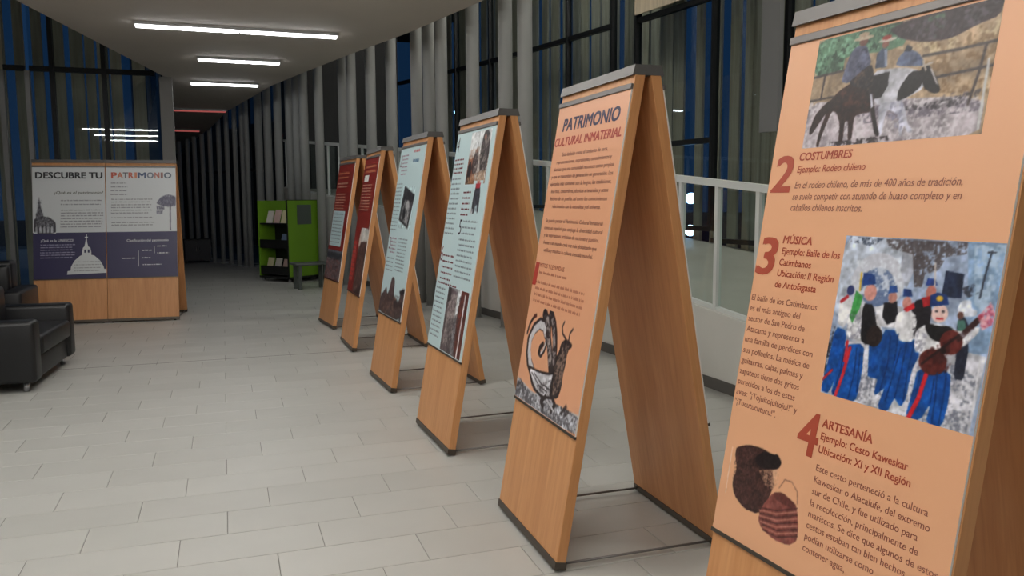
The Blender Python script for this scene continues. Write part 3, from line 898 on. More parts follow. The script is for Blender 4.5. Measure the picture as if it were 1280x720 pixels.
def raster(ops, w, h, bgc, seed=1, ss=2, grain=0.05, contrast=None):
    """draw a flat printed picture: polygons, lines, ellipses and speckle, y down, 0..1"""
    rng = np.random.RandomState(seed)
    Wd, Hd = w * ss, h * ss
    im = np.empty((Hd, Wd, 3))
    im[:] = bgc
    X, Y = np.meshgrid((np.arange(Wd) + 0.5) / Wd, (np.arange(Hd) + 0.5) / Hd)
    asp = h / w

    def pmask(pts):
        m = np.zeros((Hd, Wd), bool)
        n = len(pts)
        for i in range(n):
            (x1, y1), (x2, y2) = pts[i], pts[(i + 1) % n]
            if y1 == y2:
                continue
            c = ((y1 > Y) != (y2 > Y)) & (X < (x2 - x1) * (Y - y1) / (y2 - y1) + x1)
            m ^= c
        return m

    def rounded(pts):
        if len(pts) < 6:
            return pts
        for _ in range(1):
            q = []
            for i in range(len(pts)):
                (x1, y1), (x2, y2) = pts[i], pts[(i + 1) % len(pts)]
                q += [(x1 * .82 + x2 * .18, y1 * .82 + y2 * .18), (x1 * .18 + x2 * .82, y1 * .18 + y2 * .82)]
            pts = q
        return pts

    for op in ops:
        if op[0] == 'p':
            m = pmask(rounded(op[2]))
            im[m] = op[1]
            k = 0.6 * vnoise(Hd, Wd, 14, rng) + 0.4 * vnoise(Hd, Wd, 40, rng)     # folds and texture of the photo
            im[m] *= (1 + (k[m] - 0.5)[:, None] * (0.55 if grain > 0.02 else 0))
        elif op[0] == 'e':
            (cx, cy), rx, ry = op[2], op[3], op[4]
            im[((X - cx) / rx) ** 2 + ((Y - cy) / ry) ** 2 < 1] = op[1]
        elif op[0] == 'l':
            r = op[2] / 2
            pts = op[3]
            for i in range(len(pts) - 1):
                ax, ay = pts[i][0], pts[i][1] * asp
                dx, dy = pts[i + 1][0] - ax, pts[i + 1][1] * asp - ay
                t = np.clip(((X - ax) * dx + (Y * asp - ay) * dy) / max(dx * dx + dy * dy, 1e-9), 0, 1)
                im[(X - ax - t * dx) ** 2 + (Y * asp - ay - t * dy) ** 2 < r * r] = op[1]
        elif op[0] == 'n':
            m = pmask(op[4])
            k = 0.3 * vnoise(Hd, Wd, op[3] * 3, rng) + 0.4 * vnoise(Hd, Wd, op[3] * 9, rng) + 0.3 * vnoise(Hd, Wd, op[3] * 20, rng)
            al = np.clip((k - (0.5 + (0.5 - op[2]) * 0.4)) * 7 + 0.5, 0, 1)[m][:, None] * 0.8
            im[m] = im[m] * (1 - al) + np.array(op[1]) * al
    im = im.reshape(h, ss, w, ss, 3).mean((1, 3))
    k = im.copy()
    k[1:-1, 1:-1] = (im[1:-1, 1:-1] * 4 + im[:-2, 1:-1] + im[2:, 1:-1] + im[1:-1, :-2] + im[1:-1, 2:]) / 8
    if contrast:
        k = 255 * np.clip(k / 255, 0, 1) ** contrast
    g = (vnoise(h, w, w // 3, rng) - 0.5)[..., None] * 2 * grain * 255
    diff = (np.abs(k - np.array(bgc)).sum(-1, keepdims=True) > 6)
    return np.clip(k + g * diff, 0, 255)


def picture(name, parent, rect, im, z=0.0004, label=None):
    """im (h, w, 3) sRGB drawn on rect (u0, u1, v0, v1) of the poster"""
    h, w = im.shape[:2]
    u0, u1, v0, v1 = rect
    xs = np.linspace(u0, u1, w)
    ysv = np.linspace(v1, v0, h)
    Vx = np.zeros((h, w, 3))
    Vx[..., 0] = xs[None]
    Vx[..., 1] = ysv[:, None]
    Vx[..., 2] = z
    idx = np.arange(h * w).reshape(h, w)
    q = np.stack([idx[1:, :-1], idx[1:, 1:], idx[:-1, 1:], idx[:-1, :-1]], -1).reshape(-1, 4)
    me = bpy.data.meshes.new(name)
    me.vertices.add(h * w)
    me.vertices.foreach_set('co', Vx.reshape(-1).astype(np.float32))
    me.loops.add(q.size)
    me.loops.foreach_set('vertex_index', q.reshape(-1).astype(np.int32))
    me.polygons.add(len(q))
    me.polygons.foreach_set('loop_start', (np.arange(len(q)) * 4).astype(np.int32))
    me.update(calc_edges=True)
    s = im / 255.0
    l = np.where(s <= 0.04045, s / 12.92, ((s + 0.055) / 1.055) ** 2.4)
    rgba = np.ones((h * w, 4), np.float32)
    rgba[:, :3] = l.reshape(-1, 3)
    at = me.color_attributes.new('ink', 'FLOAT_COLOR', 'POINT')
    at.data.foreach_set('color', rgba.reshape(-1))
    me.materials.append(MATS['printed_ink'])
    o = add_obj(name, me, parent)
    if label:
        o['label'] = label
    return o


TXT = {}


def glyphs(s, bold=0.0, shear=0.0):
    key = (s, bold, shear)
    if key in TXT:
        return TXT[key]
    cu = bpy.data.curves.new('lettering', 'FONT')
    cu.body = s
    cu.size = 1.0
    cu.offset = bold
    cu.shear = shear
    cu.resolution_u = 3
    cu.fill_mode = 'FRONT'
    ob = bpy.data.objects.new('lettering', cu)
    COL.objects.link(ob)
    dg = bpy.context.evaluated_depsgraph_get()
    me = bpy.data.meshes.new_from_object(ob.evaluated_get(dg), depsgraph=dg)
    V = np.array([v.co[:2] for v in me.vertices]) if len(me.vertices) else np.zeros((0, 2))
    F = [tuple(p.vertices) for p in me.polygons]
    bpy.data.objects.remove(ob)
    bpy.data.curves.remove(cu)
    bpy.data.meshes.remove(me)
    TXT[key] = (V, F)
    return V, F


CAP = None


def cap_h():
    global CAP
    if CAP is None:
        V, F = glyphs('H')
        CAP = V[:, 1].max()
    return CAP


def ink(name, rgb):
    return mat('ink_' + name, rgb, 0.45)


def lettering(name, parent, lines, m, bold=0.0, shear=0.0, z=0.0007, label=None):
    """lines: (u, v of baseline, width, cap height, text)"""
    V, F = [], []
    for u, v, w, h, s in lines:
        gv, gf = glyphs(s, 0.0, shear)
        if not len(gv):
            continue
        x0, x1 = gv[:, 0].min(), gv[:, 0].max()
        n = len(V)
        sx, sy = w / max(x1 - x0, 1e-6), h / cap_h()
        e = bold * 1.15                  # heavier strokes: the letters printed again, slightly shifted
        sh = [(0, 0)] if e < 0.003 else ([(-e, 0), (e, 0)] if e < 0.011 else [(0, 0), (-e, -e * .6), (e, -e * .6), (-e, e * .6), (e, e * .6)])
        for k, (dx, dy) in enumerate(sh):
            n = len(V)
            V += [(u + (a - x0 + dx) * sx, v + (b + dy) * sy, z + k * 0.00002) for a, b in gv]
            F += [tuple(i + n for i in f) for f in gf]
    o = add_obj(name, mesh(name, V, F, m), parent)
    if label:
        o['label'] = label
    return o


def greek(name, parent, lines, m, h=0.012, z=0.0007, seed=0):
    """lines too small to read: rows of word-long strokes. lines: (u, v, width)"""
    rng = random.Random(seed)
    blocks = []
    for l in lines:                      # one object for each block of lines
        b = blocks[-1] if blocks else None
        if b and name != 'heading' and abs(b[-1][0] - l[0]) < 0.02 and abs(b[-1][1] - l[1]) < 3.2 * h:
            b.append(l)
        else:
            blocks.append([l])
    if len(blocks) > 1:
        return [greek(name, parent, b, m, h, z, seed * 10 + i) for i, b in enumerate(blocks)]
    V, F = [], []
    for u, v, w in lines:
        x = u
        end = u + w * rng.uniform(0.92, 1.0)
        while x < end:
            wl = rng.choice([0.012, 0.02, 0.028, 0.036, 0.045, 0.055])
            b = min(x + wl, end)
            # a word: a body band with a few ascenders
            q = [(x, v, b, v + h * 0.68)]
            k = x
            while k < b - 0.006:
                if rng.random() < 0.35:
                    q.append((k, v + h * 0.68, k + 0.004, v + h))
                k += 0.009
            for x0, y0, x1, y1 in q:
                n = len(V)
                V += [(x0, y0, z), (x1, y0, z), (x1, y1, z), (x0, y1, z)]
                F.append((n, n + 1, n + 2, n + 3))
            x = b + 0.009
    return add_obj(name, mesh(name, V, F, m), parent)


def rows(u, w, v0, v1, n):
    return [(u, v0 + (v1 - v0) * i / max(n - 1, 1), w) for i in range(n)]


# ------------------------------------------------------------------ the A-shaped display stands
SB, SH, TT, TH = 0.3923, 2.017, 0.05, 0.043
Z0 = 0.015
SL = math.hypot(SB - TT, SH - Z0)
TA = math.atan2(SB - TT, SH - Z0)
PV0, PV1 = 0.547, 1.938


def face_mtx(front, SW):
    s, c = math.sin(TA), math.cos(TA)
    if front:
        u, v, n, o = (0, -1, 0), (s, 0, c), (-c, 0, s), (-SB, SW / 2, Z0)
    else:
        u, v, n, o = (0, 1, 0), (-s, 0, c), (c, 0, s), (SB, -SW / 2, Z0)
    return Matrix(((u[0], v[0], n[0], o[0]), (u[1], v[1], n[1], o[1]), (u[2], v[2], n[2], o[2]), (0, 0, 0, 1)))


def poster(parent, mtx, SW, m, v0=PV0, v1=PV1, u0=0.003, u1=None, bands=None):
    u1 = SW - 0.003 if u1 is None else u1
    v, f = box_vf(u0, u1, v0, v1, -0.006, 0.0)
    me = mesh('poster', v, f, ['white_core', m], [0, 1, 0, 0, 0, 0])
    return add_obj('poster', me, parent, mtx @ Matrix.Translation((0, 0, 0.0065)))


def stand(x, y, a, label, face, SW=0.755, back='peach', group=None):
    t = thing('display_stand', label, 'display stand', (x, y, 0), -a, group)
    for front in (True, False):
        M = face_mtx(front, SW)
        box('front_board' if front else 'back_board', (0, SW, 0.03, SL - 0.012, -TH, 0), 'beech', t, M, bevel=0.002, seg=1)
        box('foot_strip', (-0.001, SW + 0.001, 0.0, 0.032, -TH - 0.004, 0.004), 'steel_strip', t, M)
        box('clamp_bar', (0, SW, PV1, PV1 + 0.022, 0.0, 0.013), 'steel_bar', t, M, bevel=0.002, seg=1)
        box('ledge', (0, SW, PV0 - 0.011, PV0, 0.0, 0.009), 'steel_strip', t, M)
    for sy in (-1, 1):
        tube('floor_rod', (-SB + 0.03, sy * (SW / 2 - 0.03), 0.022), (SB - 0.03, sy * (SW / 2 - 0.03), 0.022), 0.0055, 'steel_bar', t, n=8)
        for sx in (-1, 1):
            tube('foot', (sx * (SB - 0.02), sy * (SW / 2 - 0.05), 0.0), (sx * (SB - 0.02), sy * (SW / 2 - 0.05), 0.018), 0.014, 'black_board', t, n=10)
    # folded steel cap over the ridge
    out = [(-TT - 0.019, SH - 0.036), (-TT - 0.008, SH + 0.004), (TT + 0.008, SH + 0.004), (TT + 0.019, SH - 0.036)]
    V = [(q[0], yy, q[1]) for yy in (-SW / 2 - 0.002, SW / 2 + 0.002) for q in out]
    F = [(0, 1, 2, 3), (7, 6, 5, 4), (0, 4, 5, 1), (1, 5, 6, 2), (2, 6, 7, 3), (3, 7, 4, 0)]
    add_obj('ridge_cap', mesh('ridge_cap', V, F, 'steel_cap'), t)
    if face:
        p = poster(t, face_mtx(True, SW), SW, face)
    else:
        p = None
    b = poster(t, face_mtx(False, SW), SW, back)
    b['label'] = 'poster on the far side of the stand'
    return t, p


RUST, PLUM = ink('rust', (172, 74, 52)), ink('plum', (146, 88, 74))
NAVY, CRIM, GREYI = ink('navy', (44, 32, 70)), ink('crimson', (176, 60, 48)), ink('grey', (118, 120, 122))

# stand 1: costumbres / musica / artesania ------------------------------------
t, p = stand(1.629, 1.618, -0.060, 'display stand with the numbers 2, 3 and 4 on its peach poster', 'peach')
H1, HB, HT = 0.0205, 0.0165, 0.018
lettering('numeral', p, [(0.018, 1.522, 0.072, 0.098, '2')], RUST, 0.021, 0.12)
lettering('heading', p, [(0.112, 1.607, 0.186, H1, 'COSTUMBRES')], RUST, 0.022, 0.12)
lettering('subheading', p, [(0.111, 1.574, 0.237, HT, 'Ejemplo: Rodeo chileno')], RUST, 0.012, 0.18)
lettering('paragraph', p, [(0.111, 1.531, 0.515, HB + .002, 'En el rodeo chileno, de más de 400 años de tradición,'),
                           (0.109, 1.500, 0.520, HB + .002, 'se suele competir con atuendo de huaso completo y en'),
                           (0.109, 1.470, 0.250, HB + .002, 'caballos chilenos inscritos.')], PLUM, 0.004, 0.18)
lettering('numeral', p, [(0.010, 1.291, 0.072, 0.100, '3')], RUST, 0.021, 0.12)
lettering('heading', p, [(0.101, 1.380, 0.109, H1, 'MÚSICA')], RUST, 0.022, 0.12)
lettering('subheading', p, [(0.103, 1.350, 0.211, HT, 'Ejemplo: Baile de los'), (0.100, 1.319, 0.120, HT, 'Catimbanos'),
                            (0.099, 1.289, 0.207, HT, 'Ubicación: II Región'), (0.097, 1.258, 0.155, HT, 'de Antofagasta')], RUST, 0.014, 0.08)
lettering('paragraph', p, [(0.011, v, w, HB, s) for v, w, s in (
    (1.213, 0.255, 'El baile de los Catimbanos'), (1.183, 0.201, 'es el más antiguo del'), (1.153, 0.224, 'sector de San Pedro de'),
    (1.123, 0.230, 'Atacama y representa a'), (1.093, 0.267, 'una familia de perdices con'), (1.062, 0.262, 'sus polluelos. La música de'),
    (1.032, 0.246, 'guitarras, cajas, palmas y'), (1.001, 0.239, 'zapateos tiene dos gritos'), (0.971, 0.230, 'parecidos a los de estas'),
    (0.941, 0.246, 'aves: "¡Tojuitojuitojui!" y'), (0.912, 0.171, '"¡Tucutucutucu!".'))], PLUM, 0.006, 0.05)
lettering('numeral', p, [(0.276, 0.848, 0.066, 0.106, '4')], RUST, 0.021, 0.06)
lettering('heading', p, [(0.349, 0.930, 0.158, H1, 'ARTESANÍA')], RUST, 0.022, 0.06)
lettering('subheading', p, [(0.351, 0.899, 0.262, HT, 'Ejemplo: Cesto Kaweskar'), (0.351, 0.866, 0.275, HT, 'Ubicación: XI y XII Región')], RUST, 0.014, 0.04)
lettering('paragraph', p, [(0.353, v, w, HB, s) for v, w, s in (
    (0.820, 0.328, 'Este cesto perteneció a la cultura'), (0.790, 0.338, 'Kaweskar o Alacalufe, del extremo'), (0.761, 0.313, 'sur de Chile, y fue utilizado para'),
    (0.731, 0.320, 'la recolección, principalmente de'), (0.703, 0.374, 'mariscos. Se dice que algunos de estos'), (0.675, 0.297, 'cestos estaban tan bien hechos'),
    (0.646, 0.217, 'podían utilizarse como'), (0.617, 0.137, 'contener agua,'))], PLUM, 0.006, 0.03)
PEACH = (232, 174, 134)
picture('photograph', p, (0.115, 0.650, 1.640, 1.932), raster(RODEO, 240, 132, (190, 170, 140), 3, contrast=1.35), label='printed photo of riders and a black and white bull')
picture('photograph', p, (0.325, 0.7515, 1.013, 1.410), raster(BAND, 200, 186, (168, 182, 206), 4, contrast=1.2), label='printed photo of a band in blue trousers')
picture('photograph', p, (0.02, 0.36, 0.56, 0.83), raster(BASKET, 170, 136, PEACH, 5), z=0.0003, label='printed photo of two woven baskets')

# stand 2: patrimonio cultural inmaterial --------------------------------------
t, p = stand(1.600, 3.308, 0.014, 'display stand headed PATRIMONIO CULTURAL INMATERIAL with a printed tailed creature', 'peach_b')
lettering('heading', p, [(0.085, 1.823, 0.60, 0.056, 'PATRIMONIO')], NAVY, 0.028, 0.12)
lettering('heading', p, [(0.012, 1.755, 0.715, 0.037, 'CULTURAL INMATERIAL')], CRIM, 0.026, 0.12)
BODY2 = ink('body2', (136, 82, 70))
lettering('paragraph', p, [(u, v, w, 0.0165, s) for u, v, w, s in (
    (0.126, 1.705, 0.498, 'Está definido como el conjunto de usos,'), (0.074, 1.670, 0.600, 'representaciones, expresiones, conocimientos y'),
    (0.049, 1.637, 0.656, 'técnicas que una comunidad reconoce como propios'), (0.038, 1.603, 0.672, 'y que se transmiten de generación en generación. Los'),
    (0.040, 1.569, 0.668, 'ejemplos más comunes son la lengua, las tradiciones,'), (0.062, 1.534, 0.629, 'los ritos, costumbres, técnicas artesanales y actos'),
    (0.062, 1.499, 0.631, 'festivos de un pueblo, así como los conocimientos'), (0.104, 1.464, 0.540, 'relacionados con la naturaleza y el universo.'))], BODY2, 0.010, 0.05)
lettering('paragraph', p, [(u, v, w, 0.0165, s) for u, v, w, s in (
    (0.052, 1.397, 0.640, 'Se puede pensar el Patrimonio Cultural Inmaterial'), (0.046, 1.362, 0.655, 'como un español que conjuga la diversidad cultural'),
    (0.058, 1.328, 0.622, 'y las expresiones artísticas de naciones y pueblos,'), (0.066, 1.293, 0.604, 'frente a un mundo cada vez más globalizado que'),
    (0.085, 1.258, 0.560, 'unifica y masifica la cultura a escala mundial.'))], BODY2, 0.010, 0.05)
lettering('numeral', p, [(0.008, 1.095, 0.046, 0.105, '1')], CRIM, 0.021, 0.06)
lettering('heading', p, [(0.070, 1.183, 0.300, 0.019, 'MITOS Y LEYENDAS')], ink('rust2', (160, 84, 62)), 0.016, 0.0)
PALE2 = ink('pale2', (186, 118, 90))
greek('small_print', p, [(0.070, 1.152, 0.37)], PALE2, 0.014, seed=3)
greek('small_print', p, rows(0.05, 0.61, 1.105, 1.017, 4), PALE2, 0.015, seed=4)
PEACHB = (230, 168, 130)
picture('drawing', p, (0.004, 0.751, 0.549, 1.0), raster(CREATURE, 190, 115, PEACHB, 6), z=0.0003, label='printed ink drawing of a winged creature with a curled tail')

# stand 3 -----------------------------------------------------------------------
t, p = stand(1.568, 4.938, -0.026, 'display stand with a pale blue poster numbered 4, 5 and 6', 'pale_blue', back='pale_blue')
INK3, INK3R, INKG = ink('dark3', (52, 34, 52)), ink('red3', (128, 70, 80)), ink('soft3', (140, 152, 160))
lettering('numeral', p, [(0.02, 1.815, 0.05, 0.10, '4')], INK3, 0.0, 0.06)
lettering('numeral', p, [(0.318, 1.285, 0.055, 0.095, '5')], INK3, 0.0, 0.06)
lettering('numeral', p, [(0.006, 1.10, 0.055, 0.10, '6')], INK3R, 0.0, 0.06)
greek('subheading', p, rows(0.02, 0.20, 1.760, 1.675, 4), INK3R, 0.014, z=0.001, seed=11)
greek('paragraph', p, rows(0.02, 0.20, 1.635, 1.28, 12), INKG, 0.014, z=0.001, seed=12)
greek('paragraph', p, rows(0.31, 0.16, 1.545, 1.405, 5), INK3R, 0.014, z=0.001, seed=13)
greek('paragraph', p, rows(0.39, 0.28, 1.365, 1.29, 3) + rows(0.36, 0.34, 1.25, 1.02, 8), INKG, 0.014, z=0.001, seed=14)
greek('subheading', p, rows(0.07, 0.25, 1.135, 0.985, 5) + [(0.05, 0.955, 0.42)], INK3R, 0.014, z=0.001, seed=15)
greek('paragraph', p, rows(0.03, 0.21, 0.92, 0.61, 11), INKG, 0.014, z=0.001, seed=16)
PB = (198, 222, 226)
dancers = [('p', (222, 226, 228), [(0, 0), (1, 0), (1, 1), (0, 1)]), ('n', (190, 160, 140), .5, 5, [(0, .35), (.5, .3), (.5, .75), (0, .8)]),
           ('p', (170, 110, 80), [(0, .55), (.35, .45), (.45, 1), (0, 1)]), ('n', (110, 70, 50), .55, 6, [(0, .45), (1, .4), (1, 1), (0, 1)]),
           ('p', (44, 34, 36), [(.62, .05), (.78, .0), (.95, .12), (.98, .5), (.9, .8), (.62, .75), (.55, .4)]),
           ('p', (52, 38, 40), [(.3, .4), (.42, .32), (.52, .5), (.5, .8), (.28, .8), (.22, .6)]), ('e', (150, 104, 84), (.72, .14), .06, .05), ('e', (140, 96, 80), (.38, .37), .05, .04),
           ('p', (40, 30, 34), [(.05, .62), (.16, .55), (.24, .7), (.22, 1), (.02, 1)]), ('n', (190, 180, 170), .4, 8, [(.3, .4), (.9, .1), (.9, .9), (.3, .9)]),
           ('n', (190, 150, 110), .5, 6, [(.1, .85), (.9, .75), (1, 1), (0, 1)])]
picture('photograph', p, (0.31, 0.69, 1.60, 1.925), raster(dancers, 76, 65, (222, 226, 228), 21), label='printed photo of dancers in dark costume')
figure = [('p', (46, 44, 50), [(.3, .12), (.7, .1), (.85, .4), (.9, .85), (.8, .98), (.7, .7), (.5, .75), (.45, .98), (.2, .95), (.15, .6)]), ('e', (190, 130, 110), (.5, .04), .16, .05),
          ('p', (176, 44, 56), [(.25, .1), (.78, .08), (.7, .24), (.3, .24)]), ('p', (200, 205, 210), [(.1, .8), (.35, .85), (.3, .98), (.05, .95)]), ('n', (90, 96, 110), .45, 6, [(.2, .3), (.8, .3), (.8, .9), (.2, .9)])]
picture('photograph', p, (0.49, 0.665, 1.415, 1.62), raster(figure, 36, 42, PB, 22), z=0.0008, label='printed cut-out of a dancer in dark dress with red scarf')
street = [('p', (150, 148, 152), [(0, 0), (1, 0), (1, 1), (0, 1)]), ('p', (96, 84, 88), [(0, 0), (.45, .05), (.5, 1), (0, 1)]), ('n', (190, 180, 176), .5, 7, [(.1, .1), (.5, .1), (.5, .9), (.1, .9)]),
          ('p', (216, 222, 226), [(.48, 0), (.66, 0), (.6, .35), (.5, .4)]), ('p', (120, 62, 52), [(.66, 0), (1, 0), (1, 1), (.72, 1), (.6, .5)]), ('n', (70, 40, 38), .5, 8, [(.6, .1), (1, 0), (1, 1), (.6, 1)]),
          ('n', (60, 56, 60), .5, 8, [(.2, .5), (.7, .4), (.7, 1), (.2, 1)]), ('p', (60, 52, 54), [(0, 0), (.15, 0), (.2, .2), (.05, .25)]), ('p', (222, 222, 222), [(.82, .05), (.87, .05), (.85, 1), (.8, 1)])]
picture('photograph', p, (0.30, 0.72, 0.552, 0.952), raster(street, 80, 76, (150, 148, 152), 23), label='printed photo of a narrow street')

# stand 4 -----------------------------------------------------------------------
t, p = stand(1.547, 6.628, -0.048, 'display stand with a pale blue poster numbered 2 and 3 and a tilted grey photo', 'pale_blue', back='pale_blue')
lettering('numeral', p, [(0.03, 1.785, 0.05, 0.10, '2')], ink('num4', (110, 60, 80)), 0.0, 0.06, z=0.001)
lettering('numeral', p, [(0.045, 1.09, 0.05, 0.10, '3')], ink('num4', (110, 60, 80)), 0.0, 0.06, z=0.001)
greek('heading', p, [(0.42, 1.89, 0.2)], ink('pink4', (206, 120, 124)), 0.028, z=0.001, seed=31)
greek('heading', p, [(0.43, 1.808, 0.2)], ink('blue4', (104, 140, 170)), 0.038, z=0.001, seed=32)
greek('subheading', p, rows(0.09, 0.19, 1.87, 1.715, 6), ink('mauve4', (166, 140, 156)), 0.016, z=0.001, seed=33)
greek('paragraph', p, rows(0.02, 0.20, 1.635, 1.25, 13), INKG, 0.014, z=0.0012, seed=34)
greek('subheading', p, rows(0.10, 0.18, 1.175, 1.06, 5), ink('mauve4', (166, 140, 156)), 0.016, z=0.001, seed=35)
greek('paragraph', p, rows(0.34, 0.28, 1.18, 0.925, 10) + rows(0.04, 0.24, 1.01, 0.91, 4), INKG, 0.014, z=0.0012, seed=36)
bw = [('p', PB, [(0, 0), (1, 0), (1, 1), (0, 1)]), ('p', (58, 58, 62), [(.12, .0), (.98, .22), (.8, .98), (.0, .80)]), ('n', (196, 196, 198), .5, 6, [(.3, .3), (.85, .4), (.7, .9), (.1, .75)]),
      ('n', (30, 30, 34), .5, 5, [(.15, .05), (.95, .25), (.9, .5), (.15, .3)]), ('e', (176, 176, 178), (.55, .45), .12, .1), ('e', (40, 40, 44), (.35, .65), .12, .14)]
picture('photograph', p, (0.245, 0.64, 1.27, 1.62), raster(bw, 64, 56, PB, 24), z=0.0008, label='tilted black and white print')
church4 = [('p', (84, 68, 68), [(0, .62), (.12, .45), (.22, .3), (.3, .5), (.36, .35), (.4, .05), (.46, .0), (.55, .08), (.58, .45), (.7, .5), (.78, .62), (.86, .4), (.9, .2), (1, .22), (1, 1), (0, 1)]),
           ('n', (150, 110, 90), .4, 7, [(.1, .5), (.7, .5), (.7, 1), (.1, 1)]), ('n', (40, 30, 34), .5, 7, [(0, .5), (1, .4), (1, 1), (0, 1)]), ('p', (36, 30, 34), [(.78, .3), (1, .2), (1, .3), (.85, .4)])]
picture('photograph', p, (0.004, 0.75, 0.55, 0.87), raster(church4, 90, 40, PB, 25), label='printed photo of an old church front')

# stand 5 -----------------------------------------------------------------------
t, p = stand(1.533, 8.483, -0.017, 'display stand with a dark red poster and lettering running up its edge', 'red_print', back='red_print')
TAN5, ORG5 = ink('tan5', (196, 140, 120)), ink('orange5', (206, 120, 86))
greek('heading', p, rows(0.12, 0.56, 1.84, 1.79, 2), ORG5, 0.03, z=0.0015, seed=41)
box('white_label', (0.10, 0.33, 1.70, 1.765, 0.0008, 0.0015), 'white_core', p)
greek('paragraph', p, rows(0.06, 0.52, 1.655, 1.40, 9), TAN5, 0.016, z=0.0015, seed=42)
red5 = [('p', (136, 40, 34), [(0, 0), (1, 0), (1, 1), (0, 1)]), ('p', (216, 212, 206), [(.35, .0), (1, .0), (1, .22), (.7, .2), (.5, .26), (.42, .15)]), ('p', (200, 180, 170), [(.3, .2), (.4, .0), (.5, .3), (.35, .4)]),
        ('p', (84, 56, 52), [(.32, .4), (.5, .22), (1, .2), (1, 1), (.35, 1)]), ('n', (44, 32, 34), .5, 7, [(.3, .3), (1, .2), (1, 1), (.3, 1)]), ('n', (150, 110, 96), .35, 7, [(.35, .3), (1, .2), (1, .8), (.35, 1)])]
picture('photograph', p, (0.10, 0.75, 0.552, 1.22), raster(red5, 60, 60, (136, 40, 34), 26), z=0.0008, label='printed photo along the lower edge')
V, F = [], []
for k in range(9):
    v0 = 0.66 + k * 0.047
    q = box_vf(0.03, 0.20, v0, v0 + 0.034, 0.0012, 0.0016)
    n = len(V)
    V += q[0]
    F += [tuple(i + n for i in f) for f in q[1]]
add_obj('edge_lettering', mesh('edge_lettering', V, F, ink('red5', (190, 70, 64))), p)

# stand 6 -----------------------------------------------------------------------
t, p = stand(1.496, 10.05, -0.104, 'display stand with a dark red poster and a pale blue panel low on it', 'red_print', back='red_print')
greek('heading', p, rows(0.06, 0.50, 1.82, 1.77, 2), ORG5, 0.03, z=0.0015, seed=51)
greek('heading', p, rows(0.06, 0.50, 1.70, 1.66, 2), TAN5, 0.026, z=0.0015, seed=52)
greek('paragraph', p, rows(0.05, 0.48, 1.57, 1.40, 6), TAN5, 0.018, z=0.0015, seed=53)
box('inset_panel', (0.03, 0.60, 0.95, 1.375, 0.0008, 0.0015), 'pale_blue', p)
greek('paragraph', p, rows(0.07, 0.48, 1.33, 0.99, 9), INKG, 0.015, z=0.0022, seed=54)
crowd = [('p', (96, 98, 104), [(0, 0), (1, 0), (1, 1), (0, 1)]), ('n', (40, 38, 44), .6, 7, [(0, .1), (1, .1), (1, 1), (0, 1)]), ('n', (170, 150, 146), .4, 8, [(0, .3), (1, .3), (1, 1), (0, 1)]), ('n', (140, 60, 56), .3, 8, [(0, .3), (1, .3), (1, 1), (0, 1)])]
picture('photograph', p, (0.004, 0.75, 0.552, 0.90), raster(crowd, 60, 36, (96, 98, 104), 27), z=0.0008, label='printed photo of a crowd')

# the pair of stands at the end -----------------------------------------------------
LW = 0.827
LA = -1.481


def lp(x, y):
    """layout of the paired posters: pixel of the enlarged view -> (u, v) over both boards"""
    k = (y - 68) / 622.0
    xl, xr = 20 + 27 * k, 808 + 27 * k
    return (x - xl) / (xr - xl) * 1.66, PV1 - k * (PV1 - PV0)


def ll(x, y, x2, h, s, du=0.0):
    u, v = lp(x, y)
    u2, _ = lp(x2, y)
    return (u - du, v, u2 - u, h, s)


def lrows(x0, x1, y0, y1, n, du=0.0):
    r = []
    for i in range(n):
        yy = y0 + (y1 - y0) * i / max(n - 1, 1)
        u, v = lp(x0, yy)
        u2, _ = lp(x1, yy)
        r.append((u - du, v, u2 - u))
    return r


DARK, WHI, DIMG = ink('charcoal', (44, 44, 50)), ink('white', (206, 208, 216)), ink('dim', (150, 152, 156))
DIMW = ink('dimwhite', (150, 150, 176))
vb = lp(400, 434)[1]
t, p = stand(-1.789, 11.643, LA, 'display stand headed DESCUBRE TU with a printed wooden church', 'white_print', SW=LW, back='white_print')
box('navy_band', (0.003, LW - 0.003, PV0, vb, 0.0002, 0.0008), 'navy_print', p)
lettering('heading', p, [ll(42, 130, 400, 0.074, 'DESCUBRE TU')], DARK, 0.03, 0.0, z=0.0012)
lettering('subheading', p, [ll(143, 218, 408, 0.034, '¿Qué es el patrimonio?')], ink('olive', (96, 100, 90)), 0.012, 0.18, z=0.0012)
greek('paragraph', p, lrows(180, 412, 258, 280, 2) + lrows(182, 412, 312, 405, 7), DIMG, 0.017, z=0.0012, seed=61)
lettering('subheading', p, [ll(80, 484, 258, 0.030, '¿Qué es la UNESCO?')], WHI, 0.014, 0.0, z=0.0018)
greek('paragraph', p, lrows(80, 265, 504, 575, 6), DIMW, 0.015, z=0.0018, seed=62)
WP = (212, 216, 218)
chapel = [('p', (60, 58, 66), [(.02, 1), (.02, .62), (.1, .6), (.12, .45), (.18, .42), (.16, .36), (.2, .33), (.22, .2), (.19, .17), (.24, .12), (.26, .0), (.28, .12), (.34, .17), (.31, .2), (.34, .33), (.39, .36), (.37, .42), (.42, .45), (.44, .54), (.7, .56), (.95, .68), (1, .75), (.98, 1)]),
          ('n', (176, 180, 186), .4, 8, [(.15, .1), (.4, .1), (.45, .5), (.9, .7), (.9, .9), (.1, .8)])] + [('p', (184, 188, 194), [(.08 + .17 * i, .98), (.08 + .17 * i, .84), (.13 + .17 * i, .79), (.18 + .17 * i, .84), (.18 + .17 * i, .98)]) for i in range(5)]
u0, v1 = lp(34, 232)
u1, v0 = lp(160, 438)
picture('silhouette', p, (u0, u1, v0, v1), raster(chapel, 48, 64, WP, 63), z=0.001, label='printed wooden church with stacked spire')


